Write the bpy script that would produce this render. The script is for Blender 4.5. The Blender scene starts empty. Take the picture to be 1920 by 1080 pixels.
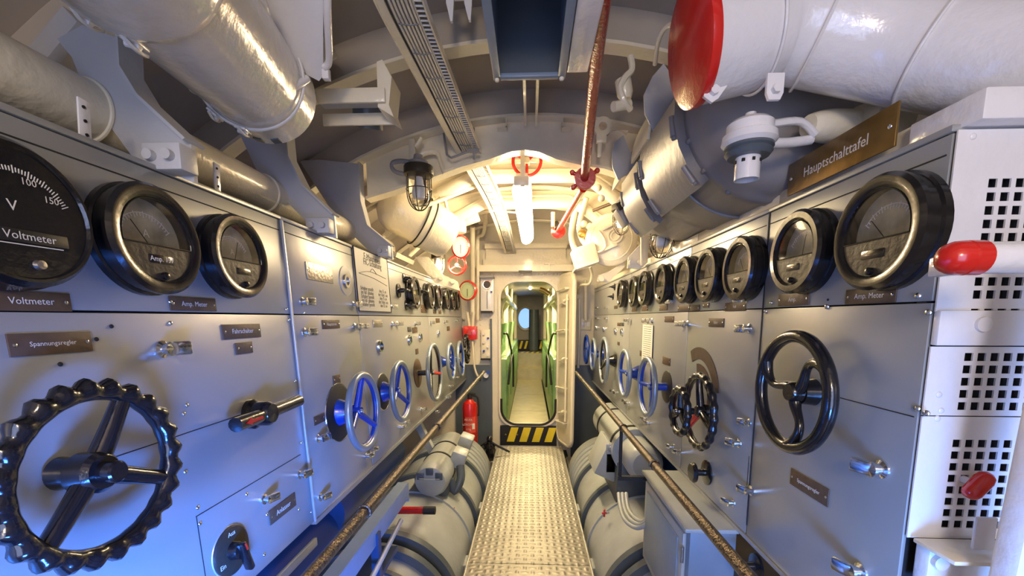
import bpy, bmesh, math, random
from mathutils import Matrix, Vector
random.seed(7)
SC = bpy.context.scene
COL = SC.collection
PI = math.pi
sin, cos, rad = math.sin, math.cos, math.radians

# ------------------------------------------------------------------ camera
FPX, PCX, PCY, CAMZ = 800.0, 960.0, 700.0, 1.48
PITCH = math.atan(.13); YAW = math.atan(34/FPX*math.cos(PITCH))
cam_d = bpy.data.cameras.new('camera'); cam = bpy.data.objects.new('camera', cam_d); COL.objects.link(cam)
cam.location = (0, 0, CAMZ); cam.rotation_euler = (PI/2-PITCH, 0, YAW)
cam_d.sensor_width = 36; cam_d.lens = 36*FPX/1920; cam_d.shift_y = (PCY-540)/1920; cam_d.clip_start = .02
SC.camera = cam
SC.view_settings.view_transform = 'Standard'; SC.view_settings.look = 'None'
SC.view_settings.gamma = 1; SC.view_settings.exposure = 0.18; SC.view_settings.use_curve_mapping = False

# ------------------------------------------------------------------ light
W = bpy.data.worlds.new('world'); SC.world = W; W.use_nodes = True
W.node_tree.nodes['Background'].inputs[0].default_value = (.95, .88, .80, 1)
W.node_tree.nodes['Background'].inputs[1].default_value = .05
def area(name, loc, rot, sx, sy, power, colr, spread=180):
    d = bpy.data.lights.new(name, 'AREA'); d.shape = 'RECTANGLE'; d.size = sx; d.size_y = sy; d.energy = power; d.color = colr; d.spread = rad(spread)
    o = bpy.data.objects.new(name, d); COL.objects.link(o); o.location = loc; o.rotation_euler = rot; return o
def point(name, loc, r, power, colr):
    d = bpy.data.lights.new(name, 'POINT'); d.shadow_soft_size = r; d.energy = power; d.color = colr
    o = bpy.data.objects.new(name, d); COL.objects.link(o); o.location = loc; return o
# daylight falling in through the entrance cut in the hull behind the camera
area('entrance_daylight', (0, -1.7, 1.35), (rad(90), 0, 0), 1.5, 1.7, 40, (.50, .61, 1.0))
# blue light added for daylight on the lower left board; stair well unseen
area('low_daylight', (.20, -.30, .45), tuple(Vector((-1.0, .85, .12)).to_track_quat('-Z', 'Y').to_euler()), .45, .45, 42, (.05, .22, 1.0), 66)
area('side_blue_fill', (.35, -.5, .6), tuple(Vector((.55, 1.2, .25)).to_track_quat('-Z', 'Y').to_euler()), .35, .35, 5, (.10, .32, 1.0), 50)  # small blue fill added to tint the lower right white cabinet
# warm lamps behind the camera
point('aft_room_lamp', (.0, -1.1, 2.0), .15, 60, (1, .77, .52))

# ------------------------------------------------------------------ pixel rays -> points in the room
_R = Vector((cos(YAW), sin(YAW), 0)); _H = Vector((-sin(YAW), cos(YAW), 0)); _Z = Vector((0, 0, 1))
_F = _H*cos(PITCH)-_Z*sin(PITCH); _U = _H*sin(PITCH)+_Z*cos(PITCH); _C = Vector((0, 0, CAMZ))
def ray(px, py): return _F+_R*((px-PCX)/FPX)-_U*((py-PCY)/FPX)
def PY(px, py, Y): d = ray(px, py); return _C+d*(Y/d.y)
def PX(px, py, X): d = ray(px, py); return _C+d*(X/d.x)
def PZ(px, py, z): d = ray(px, py); return _C+d*((z-CAMZ)/d.z)
LEAN = .05
XL0, XR = -.81, .72
def V(*a): return Vector(a)
nL = V(1, 0, LEAN).normalized(); uL = V(-LEAN, 0, 1).normalized()
def LP(px, py, off=0):
    d = ray(px, py); p0 = V(XL0, 0, 1.79)+nL*off
    return _C+d*((p0-_C).dot(nL)/d.dot(nL))
def RP(px, py, off=0): return PX(px, py, XR-off)
def frame(x, y, z, o):
    m = Matrix.Identity(4)
    for i, v in enumerate((x, y, z, o)):
        m[0][i], m[1][i], m[2][i] = v.x, v.y, v.z
    return m
def FL(p): return frame(V(0, 1, 0), uL, nL, p)
def FR(p): return frame(V(0, -1, 0), V(0, 0, 1), V(-1, 0, 0), p)
def FB(p): return frame(V(1, 0, 0), V(0, 0, 1), V(0, -1, 0), p)       # facing the camera end
def FD(d, o, up=V(0, 0, 1)):                                           # local z along d
    d = d.normalized(); x = up.cross(d)
    if x.length < 1e-4: x = V(1, 0, 0)
    x.normalize(); return frame(x, d.cross(x), d, o)

# ------------------------------------------------------------------ materials
def mat(name, c, rough=.4, metal=0, bump=0, bscale=60, var=0, emit=None, es=0, trans=0, coat=0, vscale=6, alpha=1):
    m = bpy.data.materials.new(name); m.use_nodes = True; nt = m.node_tree; b = nt.nodes['Principled BSDF']
    b.inputs['Base Color'].default_value = (*c, 1); b.inputs['Roughness'].default_value = rough; b.inputs['Metallic'].default_value = metal
    if coat: b.inputs['Coat Weight'].default_value = coat; b.inputs['Coat Roughness'].default_value = .08
    if trans: b.inputs['Transmission Weight'].default_value = trans; b.inputs['IOR'].default_value = 1.2
    if emit: b.inputs['Emission Color'].default_value = (*emit, 1); b.inputs['Emission Strength'].default_value = es
    if bump or var:
        tc = nt.nodes.new('ShaderNodeTexCoord')
        if bump:
            n = nt.nodes.new('ShaderNodeTexNoise'); n.inputs['Scale'].default_value = bscale; n.inputs['Detail'].default_value = 3
            nt.links.new(tc.outputs['Object'], n.inputs['Vector'])
            bp = nt.nodes.new('ShaderNodeBump'); bp.inputs['Strength'].default_value = bump; bp.inputs['Distance'].default_value = .01
            nt.links.new(n.outputs['Fac'], bp.inputs['Height']); nt.links.new(bp.outputs['Normal'], b.inputs['Normal'])
        if var:
            n = nt.nodes.new('ShaderNodeTexNoise'); n.inputs['Scale'].default_value = vscale; n.inputs['Detail'].default_value = 6
            nt.links.new(tc.outputs['Object'], n.inputs['Vector'])
            r = nt.nodes.new('ShaderNodeValToRGB'); r.color_ramp.elements[0].position = .3; r.color_ramp.elements[1].position = .7
            r.color_ramp.elements[0].color = (*[max(0, x*(1-var)) for x in c], 1); r.color_ramp.elements[1].color = (*[min(1, x*(1+var*.6)) for x in c], 1)
            nt.links.new(n.outputs['Fac'], r.inputs['Fac']); nt.links.new(r.outputs['Color'], b.inputs['Base Color'])
    return m
M = dict(
 cream=mat('cream_gloss_paint', (.80, .73, .55), .28, 0, .25, 45, .06, coat=.3),
 white=mat('white_gloss_paint', (.78, .77, .76), .22, 0, .25, 40, .05, coat=.4),
 hull=mat('hull_paint', (.46, .41, .34), .42, 0, .2, 14, .10),
 knee=mat('bracket_paint', (.50, .50, .50), .38, 0, .12, 60, .05),
 panel=mat('switchboard_grey_enamel', (.33, .34, .335), .33, .25, .10, 9, .05, vscale=3),
 edge=mat('panel_edge_strip', (.50, .53, .56), .3, .5),
 gap=mat('dark_gap', (.008, .008, .01), .8),
 drum=mat('grey_machine_paint', (.26, .25, .25), .38, 0, .15, 30, .08),
 motor=mat('pale_grey_motor_paint', (.40, .43, .42), .34, 0, .2, 30, .12),
 motord=mat('slate_blue_motor_paint', (.085, .105, .125), .4, 0, .15, 30, .1),
 black=mat('black_bakelite', (.008, .008, .010), .18, 0, .10, 60, coat=.4),
 bez=mat('brown_black_bezel', (.009, .008, .008), .22, 0, .05, 60, coat=.3),
 cover=mat('dull_meter_cover', (.035, .028, .020), .42, .1, .15, 70),
 dial=mat('aged_reflecting_dial', (.44, .40, .26), .5, 0, 0, 1, .5, vscale=18),  # tone lightened to carry the warm reflections in the meter windows
 dialdark=mat('black_dial', (.012, .012, .014), .5),
 glass=mat('clear_glass', (1, 1, 1), .03, trans=1),
 chrome=mat('bright_chrome', (.80, .82, .85), .14, 1),
 steel=mat('worn_steel', (.42, .40, .38), .35, .9, .3, 80, .2),
 rail=mat('mottled_bronze_rail', (.16, .12, .085), .27, .75, .5, 160, .6, vscale=120),
 blue=mat('blue_enamel', (.006, .05, .38), .25, 0, .1, 60, coat=.4),
 rimg=mat('grey_blue_rim', (.27, .32, .37), .28, .4),
 red=mat('red_gloss', (.60, .018, .012), .25, 0, .1, 60, coat=.4),
 redd=mat('dark_red_pipe', (.42, .028, .018), .22, 0, .6, 90, .25, coat=.5, vscale=50),
 plate=mat('brown_name_plate', (.10, .062, .038), .5, .1, .1, 80, .2, vscale=40),
 brass=mat('old_brass_sign', (.20, .115, .028), .33, .6, .2, 30, .35, vscale=9),
 ink=mat('pale_lettering', (.75, .73, .68), .5),
 dark=mat('dark_lettering', (.05, .05, .05), .6),
 paper=mat('paper', (.74, .72, .64), .7),
 green=mat('engine_green', (.20, .36, .15), .35, 0, .3, 25, .2, coat=.2),
 yellow=mat('hazard_yellow', (.80, .62, .02), .45, 0, .1, 40, .1),
 blk=mat('matt_black', (.012, .012, .012), .6),
 bilge=mat('bilge_paint', (.035, .05, .06), .5, 0, .2, 12, .3),
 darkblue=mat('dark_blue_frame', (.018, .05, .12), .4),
 boxin=mat('blue_grey_box', (.20, .27, .36), .4, 0, .1, 30, .1),
 cable=mat('cream_cable', (.66, .62, .54), .4),
 gold=mat('worn_brass', (.50, .32, .10), .3, .8, .2, 60, .3),
 wheeldisc=mat('green_gauge_face', (.45, .52, .30), .5),
 wface=mat('white_dial', (.85, .84, .80), .4),
 tube=mat('lit_tube', (1, 1, 1), .4, emit=(1.0, .78, .46), es=48),
 bulb=mat('lit_bulb', (1, 1, 1), .4, emit=(1.0, .80, .50), es=7),
 portglow=mat('blue_port_glow', (.3, .5, .8), .4, emit=(.25, .45, .9), es=1.2),
)
def tread_mat(name, c, k, strength, rough=.3):
    m = mat(name, c, rough, .85, 0, 1, .18, vscale=5); nt = m.node_tree; b = nt.nodes['Principled BSDF']
    tc = nt.nodes.new('ShaderNodeTexCoord'); mp = nt.nodes.new('ShaderNodeMapping'); mp.inputs['Scale'].default_value = (k, k, k)
    mp.inputs['Rotation'].default_value = (0, 0, rad(0)); nt.links.new(tc.outputs['Object'], mp.inputs['Vector'])
    sp = nt.nodes.new('ShaderNodeSeparateXYZ'); nt.links.new(mp.outputs[0], sp.inputs[0])
    def mth(op, a, bb=None):
        n = nt.nodes.new('ShaderNodeMath'); n.operation = op
        for i, v in enumerate((a, bb)):
            if v is None: continue
            if isinstance(v, (int, float)): n.inputs[i].default_value = v
            else: nt.links.new(v, n.inputs[i])
        return n.outputs[0]
    u, v = sp.outputs[0], sp.outputs[1]
    su = mth('ABSOLUTE', mth('SINE', mth('MULTIPLY', u, PI))); sv = mth('ABSOLUTE', mth('SINE', mth('MULTIPLY', v, PI)))
    A = mth('MULTIPLY', su, mth('POWER', sv, 5)); Bb = mth('MULTIPLY', sv, mth('POWER', su, 5))
    par = mth('ABSOLUTE', mth('MODULO', mth('ADD', mth('FLOOR', u), mth('FLOOR', v)), 2))
    h = mth('ADD', mth('MULTIPLY', A, par), mth('MULTIPLY', Bb, mth('SUBTRACT', 1, par)))
    bp = nt.nodes.new('ShaderNodeBump'); bp.inputs['Strength'].default_value = strength; bp.inputs['Distance'].default_value = .004
    nt.links.new(h, bp.inputs['Height']); nt.links.new(bp.outputs[0], b.inputs['Normal'])
    return m
M['tread'] = tread_mat('chequer_plate', (.30, .28, .25), 22, .55, .42)
M['plank'] = mat('brushed_floor_plate', (.36, .32, .20), .38, .7, .1, 20, .15)

# ------------------------------------------------------------------ mesh builder
MW = {}
class B:
    def __init__(s, m=None): s.bm = bmesh.new(); s.M = m or Matrix.Identity(4)
    def _v(s, p): return s.bm.verts.new(s.M @ Vector(p))
    def _f(s, vs):
        try: return s.bm.faces.new(vs)
        except ValueError: return None
    def box(s, c, d, rot=None, bev=0):
        m = Matrix.Translation(c)
        if rot is not None: m = m @ (rot.to_4x4() if hasattr(rot, 'to_4x4') else rot)
        x, y, z = d[0]/2, d[1]/2, d[2]/2
        t = bmesh.new(); bmesh.ops.create_cube(t, size=1)
        for v in t.verts: v.co = Vector((v.co.x*2*x, v.co.y*2*y, v.co.z*2*z))
        if bev: bmesh.ops.bevel(t, geom=t.edges[:], offset=bev, segments=2, profile=.5, affect='EDGES')
        vm = {v: s.bm.verts.new(s.M @ (m @ v.co)) for v in t.verts}
        for f in t.faces: s._f([vm[v] for v in f.verts])
        t.free(); return s
    def rings(s, rings, cap=True, closed=False):
        vs = [[s._v(p) for p in r] for r in rings]; n = len(vs[0]); k = len(vs)
        for i in range(k if closed else k-1):
            a, b = vs[i], vs[(i+1) % k]
            for j in range(n): s._f([a[j], a[(j+1) % n], b[(j+1) % n], b[j]])
        if cap and not closed: s._f(vs[0][::-1]); s._f(vs[-1])
        return s
    def cyl(s, p0, p1, r0, r1=None, n=20):
        p0, p1 = Vector(p0), Vector(p1); r1 = r0 if r1 is None else r1
        m = FD(p1-p0, p0, V(0, 0, 1) if abs((p1-p0).normalized().z) < .95 else V(0, 1, 0)); L = (p1-p0).length
        R = [[m @ V(r*cos(2*PI*j/n), r*sin(2*PI*j/n), h) for j in range(n)] for r, h in ((r0, 0), (r1, L))]
        return s.rings(R)
    def lathe(s, prof, m=None, n=36, closed=False):
        m = m or Matrix.Identity(4)
        R = [[m @ V(r*cos(2*PI*j/n), r*sin(2*PI*j/n), h) for j in range(n)] for r, h in prof]
        return s.rings(R, cap=not closed, closed=closed)
    def tube(s, pts, r, n=10, closed=False, sub=0, flat=1.0):
        pts = [Vector(p) for p in pts]
        if sub:
            q = []; k = len(pts); rng = range(k if closed else k-1)
            for i in rng:
                P = [pts[(i+d) % k] if closed else pts[min(max(i+d, 0), k-1)] for d in (-1, 0, 1, 2)]
                for t in range(sub):
                    t /= sub
                    q.append(.5*((2*P[1])+(P[2]-P[0])*t+(2*P[0]-5*P[1]+4*P[2]-P[3])*t*t+(3*P[1]-P[0]-3*P[2]+P[3])*t**3))
            if not closed: q.append(pts[-1])
            pts = q
        k = len(pts); nv = None; R = []
        for i in range(k):
            a = pts[(i-1) % k] if (closed or i) else pts[0]; b = pts[(i+1) % k] if (closed or i < k-1) else pts[-1]
            t = (b-a).normalized()
            if nv is None: nv = t.orthogonal().normalized()
            nv = (nv-t*nv.dot(t)).normalized(); bt = t.cross(nv)
            rr = r(i/(k-1)) if callable(r) else r
            R.append([pts[i]+(nv*cos(2*PI*j/n)+bt*sin(2*PI*j/n)*flat)*rr for j in range(n)])
        return s.rings(R, closed=closed)
    def torus(s, R, r, m=None, n=48, k=12, f=None, a0=0, a1=2*PI, fz=1.0):
        m = m or Matrix.Identity(4); rg = []
        full = a1-a0 > 2*PI-1e-3
        for i in range(n if full else n+1):
            a = a0+(a1-a0)*i/n; rr = r; RR = R
            if f: RR, rr = f(a)
            rg.append([m @ V((RR+rr*cos(2*PI*j/k))*cos(a), (RR+rr*cos(2*PI*j/k))*sin(a), rr*sin(2*PI*j/k)*fz) for j in range(k)])
        return s.rings(rg, closed=full)
    def prism(s, poly, z0, z1, m=None):
        m = m or Matrix.Identity(4)
        a = [s._v(m @ V(x, y, z0)) for x, y in poly]; b = [s._v(m @ V(x, y, z1)) for x, y in poly]; n = len(poly)
        s._f(a[::-1]); s._f(b)
        for i in range(n): s._f([a[i], a[(i+1) % n], b[(i+1) % n], b[i]])
        return s
    def arc(s, R0, R1, a0, a1, z0, z1, m=None, n=32):                    # flat annular sector
        m = m or Matrix.Identity(4); rg = []
        for i in range(n+1):
            a = a0+(a1-a0)*i/n; c, d = cos(a), sin(a)
            rg.append([m @ V(R0*c, R0*d, z0), m @ V(R1*c, R1*d, z0), m @ V(R1*c, R1*d, z1), m @ V(R0*c, R0*d, z1)])
        return s.rings(rg, closed=False)
    def sphere(s, c, r, sc=(1, 1, 1), m=None, u=20, v=12):
        m = m or Matrix.Identity(4); R = []
        for i in range(1, v):
            t = PI*i/v
            R.append([m @ (Vector(c)+V(r*sc[0]*sin(t)*cos(2*PI*j/u), r*sc[1]*sin(t)*sin(2*PI*j/u), r*sc[2]*cos(t))) for j in range(u)])
        return s.rings(R)
    def build(s, name, material, parent=None, world=False, ang=38, label=None, lvl=None):
        bm = s.bm; bmesh.ops.recalc_face_normals(bm, faces=bm.faces[:])
        base = None
        if world and parent is not None: bmesh.ops.transform(bm, matrix=MW[parent.name].inverted(), verts=bm.verts[:])
        if parent is None and bm.verts:
            xs = [v.co.x for v in bm.verts]; ys = [v.co.y for v in bm.verts]; zs = [v.co.z for v in bm.verts]
            base = V((min(xs)+max(xs))/2, (min(ys)+max(ys))/2, min(zs))
            bmesh.ops.translate(bm, vec=-base, verts=bm.verts[:])
        for f in bm.faces: f.smooth = True
        lim = rad(ang)
        for e in bm.edges:
            e.smooth = len(e.link_faces) == 2 and e.calc_face_angle(0) < lim
        me = bpy.data.meshes.new(name); bm.to_mesh(me); bm.free()
        me.materials.append(M[material] if isinstance(material, str) else material)
        o = bpy.data.objects.new(name, me); COL.objects.link(o)
        if parent is not None: o.parent = parent; MW[o.name] = MW[parent.name]
        else: o.location = base; MW[o.name] = Matrix.Translation(base)
        if label: o['label'] = label
        return o
def thing(name, label, cat, m, group=None):
    if isinstance(m, Vector): m = Matrix.Translation(m)
    o = bpy.data.objects.new(name, None); COL.objects.link(o); o.empty_display_size = .05
    o.matrix_world = m; MW[o.name] = m.copy(); o['label'] = label; o['category'] = cat
    if group: o['group'] = group
    return o
def tag(o, label, cat, group=None):
    o['label'] = label; o['category'] = cat
    if group: o['group'] = group
    return o
def struct(o): o['kind'] = 'structure'; return o
_tx = {}
def text(s, size, material, parent, loc, world_m=None, name='lettering', align='CENTER'):
    """raised lettering in the local x (right) y (up) z (out) frame; world_m is a world frame"""
    key = (s, align)
    if key not in _tx:
        c = bpy.data.curves.new('t', 'FONT'); c.body = s; c.align_x = align; c.align_y = 'CENTER'; c.size = 1; c.extrude = .01; c.resolution_u = 2
        o = bpy.data.objects.new('t', c); COL.objects.link(o); bpy.context.view_layer.update()
        me = bpy.data.meshes.new_from_object(o.evaluated_get(bpy.context.evaluated_depsgraph_get()))
        bpy.data.objects.remove(o); _tx[key] = me
    me = _tx[key].copy()
    L = Matrix.Translation(loc) @ Matrix.Diagonal((size, size, size*.3, 1))
    if world_m is not None: L = MW[parent.name].inverted() @ world_m @ L
    me.transform(L); me.materials.clear(); me.materials.append(M[material])
    o = bpy.data.objects.new(name, me); COL.objects.link(o); o.parent = parent; MW[o.name] = MW[parent.name]
    return o

# ================================================================== SETTING
HR, HZ = 2.285, .36                      # pressure hull radius and centre height
FI = 2.155                               # inner edge of the frames
YB = 5.1                                 # bulkhead
def hull_arc(r, a0, a1, y0, y1, th, n=48):
    b = B(); rg = []
    for i in range(n+1):
        a = a0+(a1-a0)*i/n; c, d = cos(a), sin(a)
        rg.append([V(r*c, y0, HZ+r*d), V(r*c, y1, HZ+r*d), V((r+th)*c, y1, HZ+(r+th)*d), V((r+th)*c, y0, HZ+(r+th)*d)])
    return b.rings(rg)
struct(hull_arc(HR, rad(28), rad(152), -2.6, YB, .03).build('ceiling', 'hull'))
struct(hull_arc(HR, rad(-62), rad(28), -2.6, YB, .03).build('wall_right', 'hull'))
struct(hull_arc(HR, rad(152), rad(242), -2.6, YB, .03).build('wall_left', 'hull'))
struct(hull_arc(HR, rad(242), rad(298), -2.6, YB, .03, 12).build('floor', 'bilge'))
# ring frames: web + inner flange
FRAMES = [-1.24, -.64, -.04, .56, 1.16, 1.76, 2.36, 2.96, 3.56, 4.16, 4.72]
for i, y in enumerate(FRAMES):
    b = B(); m = FB(V(0, y, HZ))
    struct(B().arc(FI, HR, rad(-20), rad(200), -.006, .006, m, 72).build('trim_%d' % (i+61), 'hull'))
    b.arc(FI-.012, FI, rad(-20), rad(200), -.035, .035, m, 72)
    struct(b.build('trim_%d' % (i+31), 'cream'))
# deep web frames spanning the crown with a shaped cut-out
def web(y, pts, name, y_th=.012):
    """pts: lower edge left->right in (x,z); the upper edge follows the frame ring"""
    b = B(); m = FB(V(0, y, 0)); n = len(pts)
    up = []
    for x, z in pts:
        x2 = x*1.0; up.append((x2, HZ+math.sqrt(max(0, FI**2-x2*x2))))
    for i in range(n-1):
        b.prism([pts[i], pts[i+1], up[i+1], up[i]], -y_th/2, y_th/2, m)
    fl = B(); rg = []
    for x, z in pts:
        rg.append([V(x, y-.04, z), V(x, y+.04, z), V(x, y+.04, z-.014), V(x, y-.04, z-.014)])
    b.rings(rg)
    return struct(b.build(name, 'cream'))
def pxz(l, Y): return [(PY(a, b_, Y).x, PY(a, b_, Y).z) for a, b_ in l]
web(2.41, pxz([(690, 372), (740, 357), (808, 334), (869, 312), (920, 298), (960, 284), (985, 281), (1010, 285), (1044, 299), (1090, 310), (1131, 316), (1180, 332), (1230, 350)], 2.41), 'trim_10')
web(3.00, [(-1.0, 2.05), (-.75, 2.25), (-.45, 2.42), (-.3, 2.45), (.3, 2.45), (.45, 2.40), (.75, 2.22), (1.0, 2.05)], 'trim_11')
web(3.60, [(-1.0, 2.0), (-.75, 2.22), (-.5, 2.38), (-.36, 2.45), (.3, 2.45), (.42, 2.38), (.75, 2.18), (1.0, 2.0)], 'trim_12')
# transverse tubular beams under the deep frames
for k, (y, z, r) in enumerate(((3.00, 2.405, .045), (3.60, 2.385, .045))):
    b = B(); b.tube([(-.62, y, z-.10), (-.42, y, z), (-.3, y, z+.015), (.26, y, z+.015), (.38, y, z), (.6, y, z-.16)], r, 12, sub=4)
    struct(b.build('trim_%d' % (13+k), 'cream'))

# bulkhead with the hatch opening
DX0, DX1, DZ0, DZ1, DR = -.345, .315, .20, 1.895, .19
def rrect(x0, x1, z0, z1, r, n=8):
    p = []
    for cx, cz, a in ((x1-r, z1-r, 0), (x0+r, z1-r, 90), (x0+r, z0+r, 180), (x1-r, z0+r, 270)):
        for i in range(n+1): t = rad(a+90*i/n); p.append((cx+r*cos(t), cz+r*sin(t)))
    q = []
    for i in range(len(p)):
        a, c = p[i], p[(i+1) % len(p)]; k = max(1, int(math.hypot(c[0]-a[0], c[1]-a[1])/.06))
        q += [(a[0]+(c[0]-a[0])*j/k, a[1]+(c[1]-a[1])*j/k) for j in range(k)]
    return q
def ring_plate(b, inner, outer_f, z0, z1, m):
    rg = []
    for x, z in inner:
        X, Z2 = outer_f(x, z)
        rg.append([m @ V(x, z, z0), m @ V(X, Z2, z0), m @ V(X, Z2, z1), m @ V(x, z, z1)])
    b.rings(rg, closed=True)
dcx, dcz = (DX0+DX1)/2, (DZ0+DZ1)/2
hole = rrect(DX0, DX1, DZ0, DZ1, DR)
def to_hull(x, z):
    a = math.atan2(z-dcz, x-dcx); d = V(cos(a), sin(a), 0); t = 0
    while (dcx+d.x*t)**2+(dcz+d.y*t-HZ)**2 < (HR+.01)**2: t += .01
    return dcx+d.x*t, dcz+d.y*t
b = B(); ring_plate(b, hole, to_hull, -.03, .03, FB(V(0, YB, 0))); struct(b.build('wall_far', 'cream'))
b = B()                                   # raised frame round the hatch
ring_plate(b, hole, lambda x, z: (dcx+(x-dcx)*1.08, dcz+(z-dcz)*1.03), .03, .075, FB(V(0, YB, 0)))
for i in range(34):                       # rivets along the jambs and the lintel
    pass
struct(b.build('trim_15', 'cream'))
b = B(FB(V(0, YB-.03, 0)))
for i in range(30):
    z = .16+i*.062
    for x in (-.47, -.585+(.0)): 
        if z < 1.9: b.sphere((x, z, 0), .016, (1, 1, .6), u=8, v=5)
for i in range(22): b.sphere((-.47+i*.043, 1.985, .0), .016, (1, 1, .6), u=8, v=5)
struct(b.build('trim_16', 'cream'))
# wall wings that close the bulkhead beside the panels and below: dark grey foot plates
b = B(); b.box((-.67, YB-.06, .35), (.44, .02, 1.15)); b.box((-.46, YB-.055, .62), (.02, .05, 1.7)); struct(b.build('trim_17', 'motord'))
b = B(); b.box((.80, YB-.06, .35), (.6, .02, 1.15)); struct(b.build('trim_18', 'motord'))
# header beam over the hatch
b = B(); p = PY(905, 512, YB-.1); q = PY(1072, 512, YB-.1)
b.box(((p.x+q.x)/2, YB-.13, p.z+.04), (q.x-p.x+.1, .2, .07)); b.box(((p.x+q.x)/2, YB-.05, p.z+.10), (q.x-p.x, .03, .12)); struct(b.build('trim_19', 'cream'))
b = B(); p = PY(910, 463, YB-.1); q = PY(1062, 463, YB-.1)
b.box(((p.x+q.x)/2, YB-.10, p.z), (q.x-p.x, .14, .05)); b.box(((p.x+q.x)/2, YB-.045, p.z-.09), (q.x-p.x, .025, .13)); struct(b.build('trim_20', 'cream'))
# rear bulkhead behind the camera, with the entrance left open above the sill
b = B(); b.box((0, -2.6, -.6), (4.4, .05, 1.9)); b.box((-1.5, -2.6, 1.5), (1.4, .05, 2.4)); b.box((1.3, -2.6, 1.5), (1.8, .05, 2.4)); struct(b.build('wall_back', 'hull'))

# ================================================================== WALKWAY
wk = thing('walkway', 'long silver chequer plate walkway running down the middle to the hatch', 'walkway', V(0, 2.4, -.05))
B().box((0, 3.62, -.006), (.755, 2.40, .012)).build('deck_plate', 'tread', wk, True)
B().box((0, .83, -.006), (.755, 3.17, .012)).build('deck_plate', 'tread', wk, True)
for s in (-1, 1): B().box((s*.373, 2.03, -.03), (.012, 5.58, .075), bev=.003).build('edge_rail', 'steel', wk, True)
B().box((0, 4.815, -.03), (.74, .01, .07)).build('end_rail', 'steel', wk, True)
for s, nm in ((-1, 'left'), (1, 'right')):
    tag(B().box((s*.66, 4.28, -.07), (.5, .72, .014)).build('floor_plate', 'tread'), 'chequer floor plate at the %s side of the walkway end, by the bulkhead' % nm, 'floor plate')
tag(B().box((0, 4.96, -.13), (.9, .28, .02)).build('floor_plate', 'blk'), 'dark floor strip in the gap between walkway and hatch sill', 'floor plate')
# hazard striped sill
sl = thing('hatch_sill', 'black hatch sill painted with yellow hazard stripes', 'sill', V(0, YB-.1, 0))
zt, zb = PY(990, 801, YB-.08).z, PY(990, 829, YB-.08).z
B().box((dcx, YB-.04, (zt+zb)/2-.02), (.68, .08, zt-zb+.06)).build('sill_board', 'blk', sl, True)
for k in range(4):
    x0 = PY(950+k*23.5, 829, YB-.08).x
    B(FB(V(0, YB-.08, 0))).prism([(x0, zb+.004), (x0+.09, zb+.004), (x0+.145, zt-.004), (x0+.055, zt-.004)], 0, .002).build('stripe', 'yellow', sl, True)
for x in (948, 970): B().sphere(PY(x, 815, YB-.085), .012).build('rivet', 'gold', sl, True)
b = B(); hp = [(x, z) for x, z in rrect(DX0+.005, DX1-.005, DZ0+.005, DZ1-.005, DR)]
b.tube([(x, YB-.075, z) for x, z in hp if z < .55], .014, 8)
b.build('rubber_lip', 'blk', sl, True)

# ================================================================== SWITCHBOARDS
def yL(px, py=600): return LP(px, py).y
def yR(px, py=600): return RP(px, py).y
ZT, ZM, ZBt = 1.795, PX(1600, 572, XR).z, .765
ZML = LP(300, 586).z
def latch(par, m, s=1.0, ang=0):
    b = B(m @ Matrix.Rotation(rad(ang), 4, 'Z') @ Matrix.Scale(s, 4))
    b.lathe([(.0001, 0), (.013, 0), (.013, .003), (.008, .006), (.008, .012), (.011, .014), (.011, .018), (.0001, .02)], n=14)
    b.box((.011, 0, .020), (.030, .021, .009), rot=Matrix.Rotation(rad(-24), 4, 'Y'), bev=.003)
    b.build('latch', 'chrome', par, True)
def plate(par, m, w, h, s=None, mt='plate', ink='ink', screws=True, tsz=None):
    b = B(m); b.box((0, 0, .0015), (w, h, .003), bev=.0006); o = b.build('name_plate', mt, par, True)
    if screws and w > .03:
        for sx in (-1, 1): B(m).sphere((sx*(w/2-.008), 0, .003), .0035, (1, 1, .5), u=8, v=5).build('screw', 'chrome', o, True)
    if s:
        ts = tsz or min(h*.5, (w-.03)/max(1, len(s))*1.7)
        text(s, ts, ink, o, (0, 0, .0035), world_m=m)
    return o
def cab(side, y0, y1, label, inset=.0, bs=0, zb=ZBt, depth=.30, zm=None):
    """one switchboard cabinet between y0 and y1"""
    zm = zm or (ZML if side < 0 else ZM)
    P0 = V(XL0, (y0+y1)/2, ZBt) if side < 0 else V(XR, (y0+y1)/2, ZBt)
    t = thing('switchboard_cabinet', label, 'cabinet', P0)
    w = y1-y0; g = .0035
    fr = (lambda y, z: FL(V(XL0-LEAN*(z-1.79), y, z))) if side < 0 else (lambda y, z: FR(V(XR, y, z)))
    H = ZT-zb; zc = (ZT+zb)/2
    B(fr((y0+y1+bs)/2, zc)).box((0, 0, -depth/2-.006), (w-.002-bs, H, depth-.008)).build('cabinet_body', 'gap', t, True)
    B(fr((y0+y1)/2, (ZT+zm)/2)).box((0, 0, -.004), (w-2*g, ZT-zm-g, .008), bev=.0015).build('upper_panel', 'panel', t, True)
    B(fr((y0+y1)/2, (zb+zm)/2)).box((0, 0, -.004), (w-2*g, zm-zb-g, .008), bev=.0015).build('lower_panel', 'panel', t, True)
    return t, fr
def cover_top(t, fr, y0, y1, m='edge', z=ZT): 
    dp = .05 if z == ZT and t in LEFTS else .27  # shallow left tops expose black body colour standing for the gap's shade
    B(fr((y0+y1)/2, z)).box((0, .006, -dp/2+.004), (y1-y0-.003, .012, dp), bev=.002).build('top_plate', m, t, True)
def part_root(name, par, m, label=None):
    o = bpy.data.objects.new(name, None); COL.objects.link(o); o.empty_display_size = .02
    o.parent = par; o.matrix_local = MW[par.name].inverted() @ m; MW[o.name] = m.copy()
    if label: o['label'] = label
    return o
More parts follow.
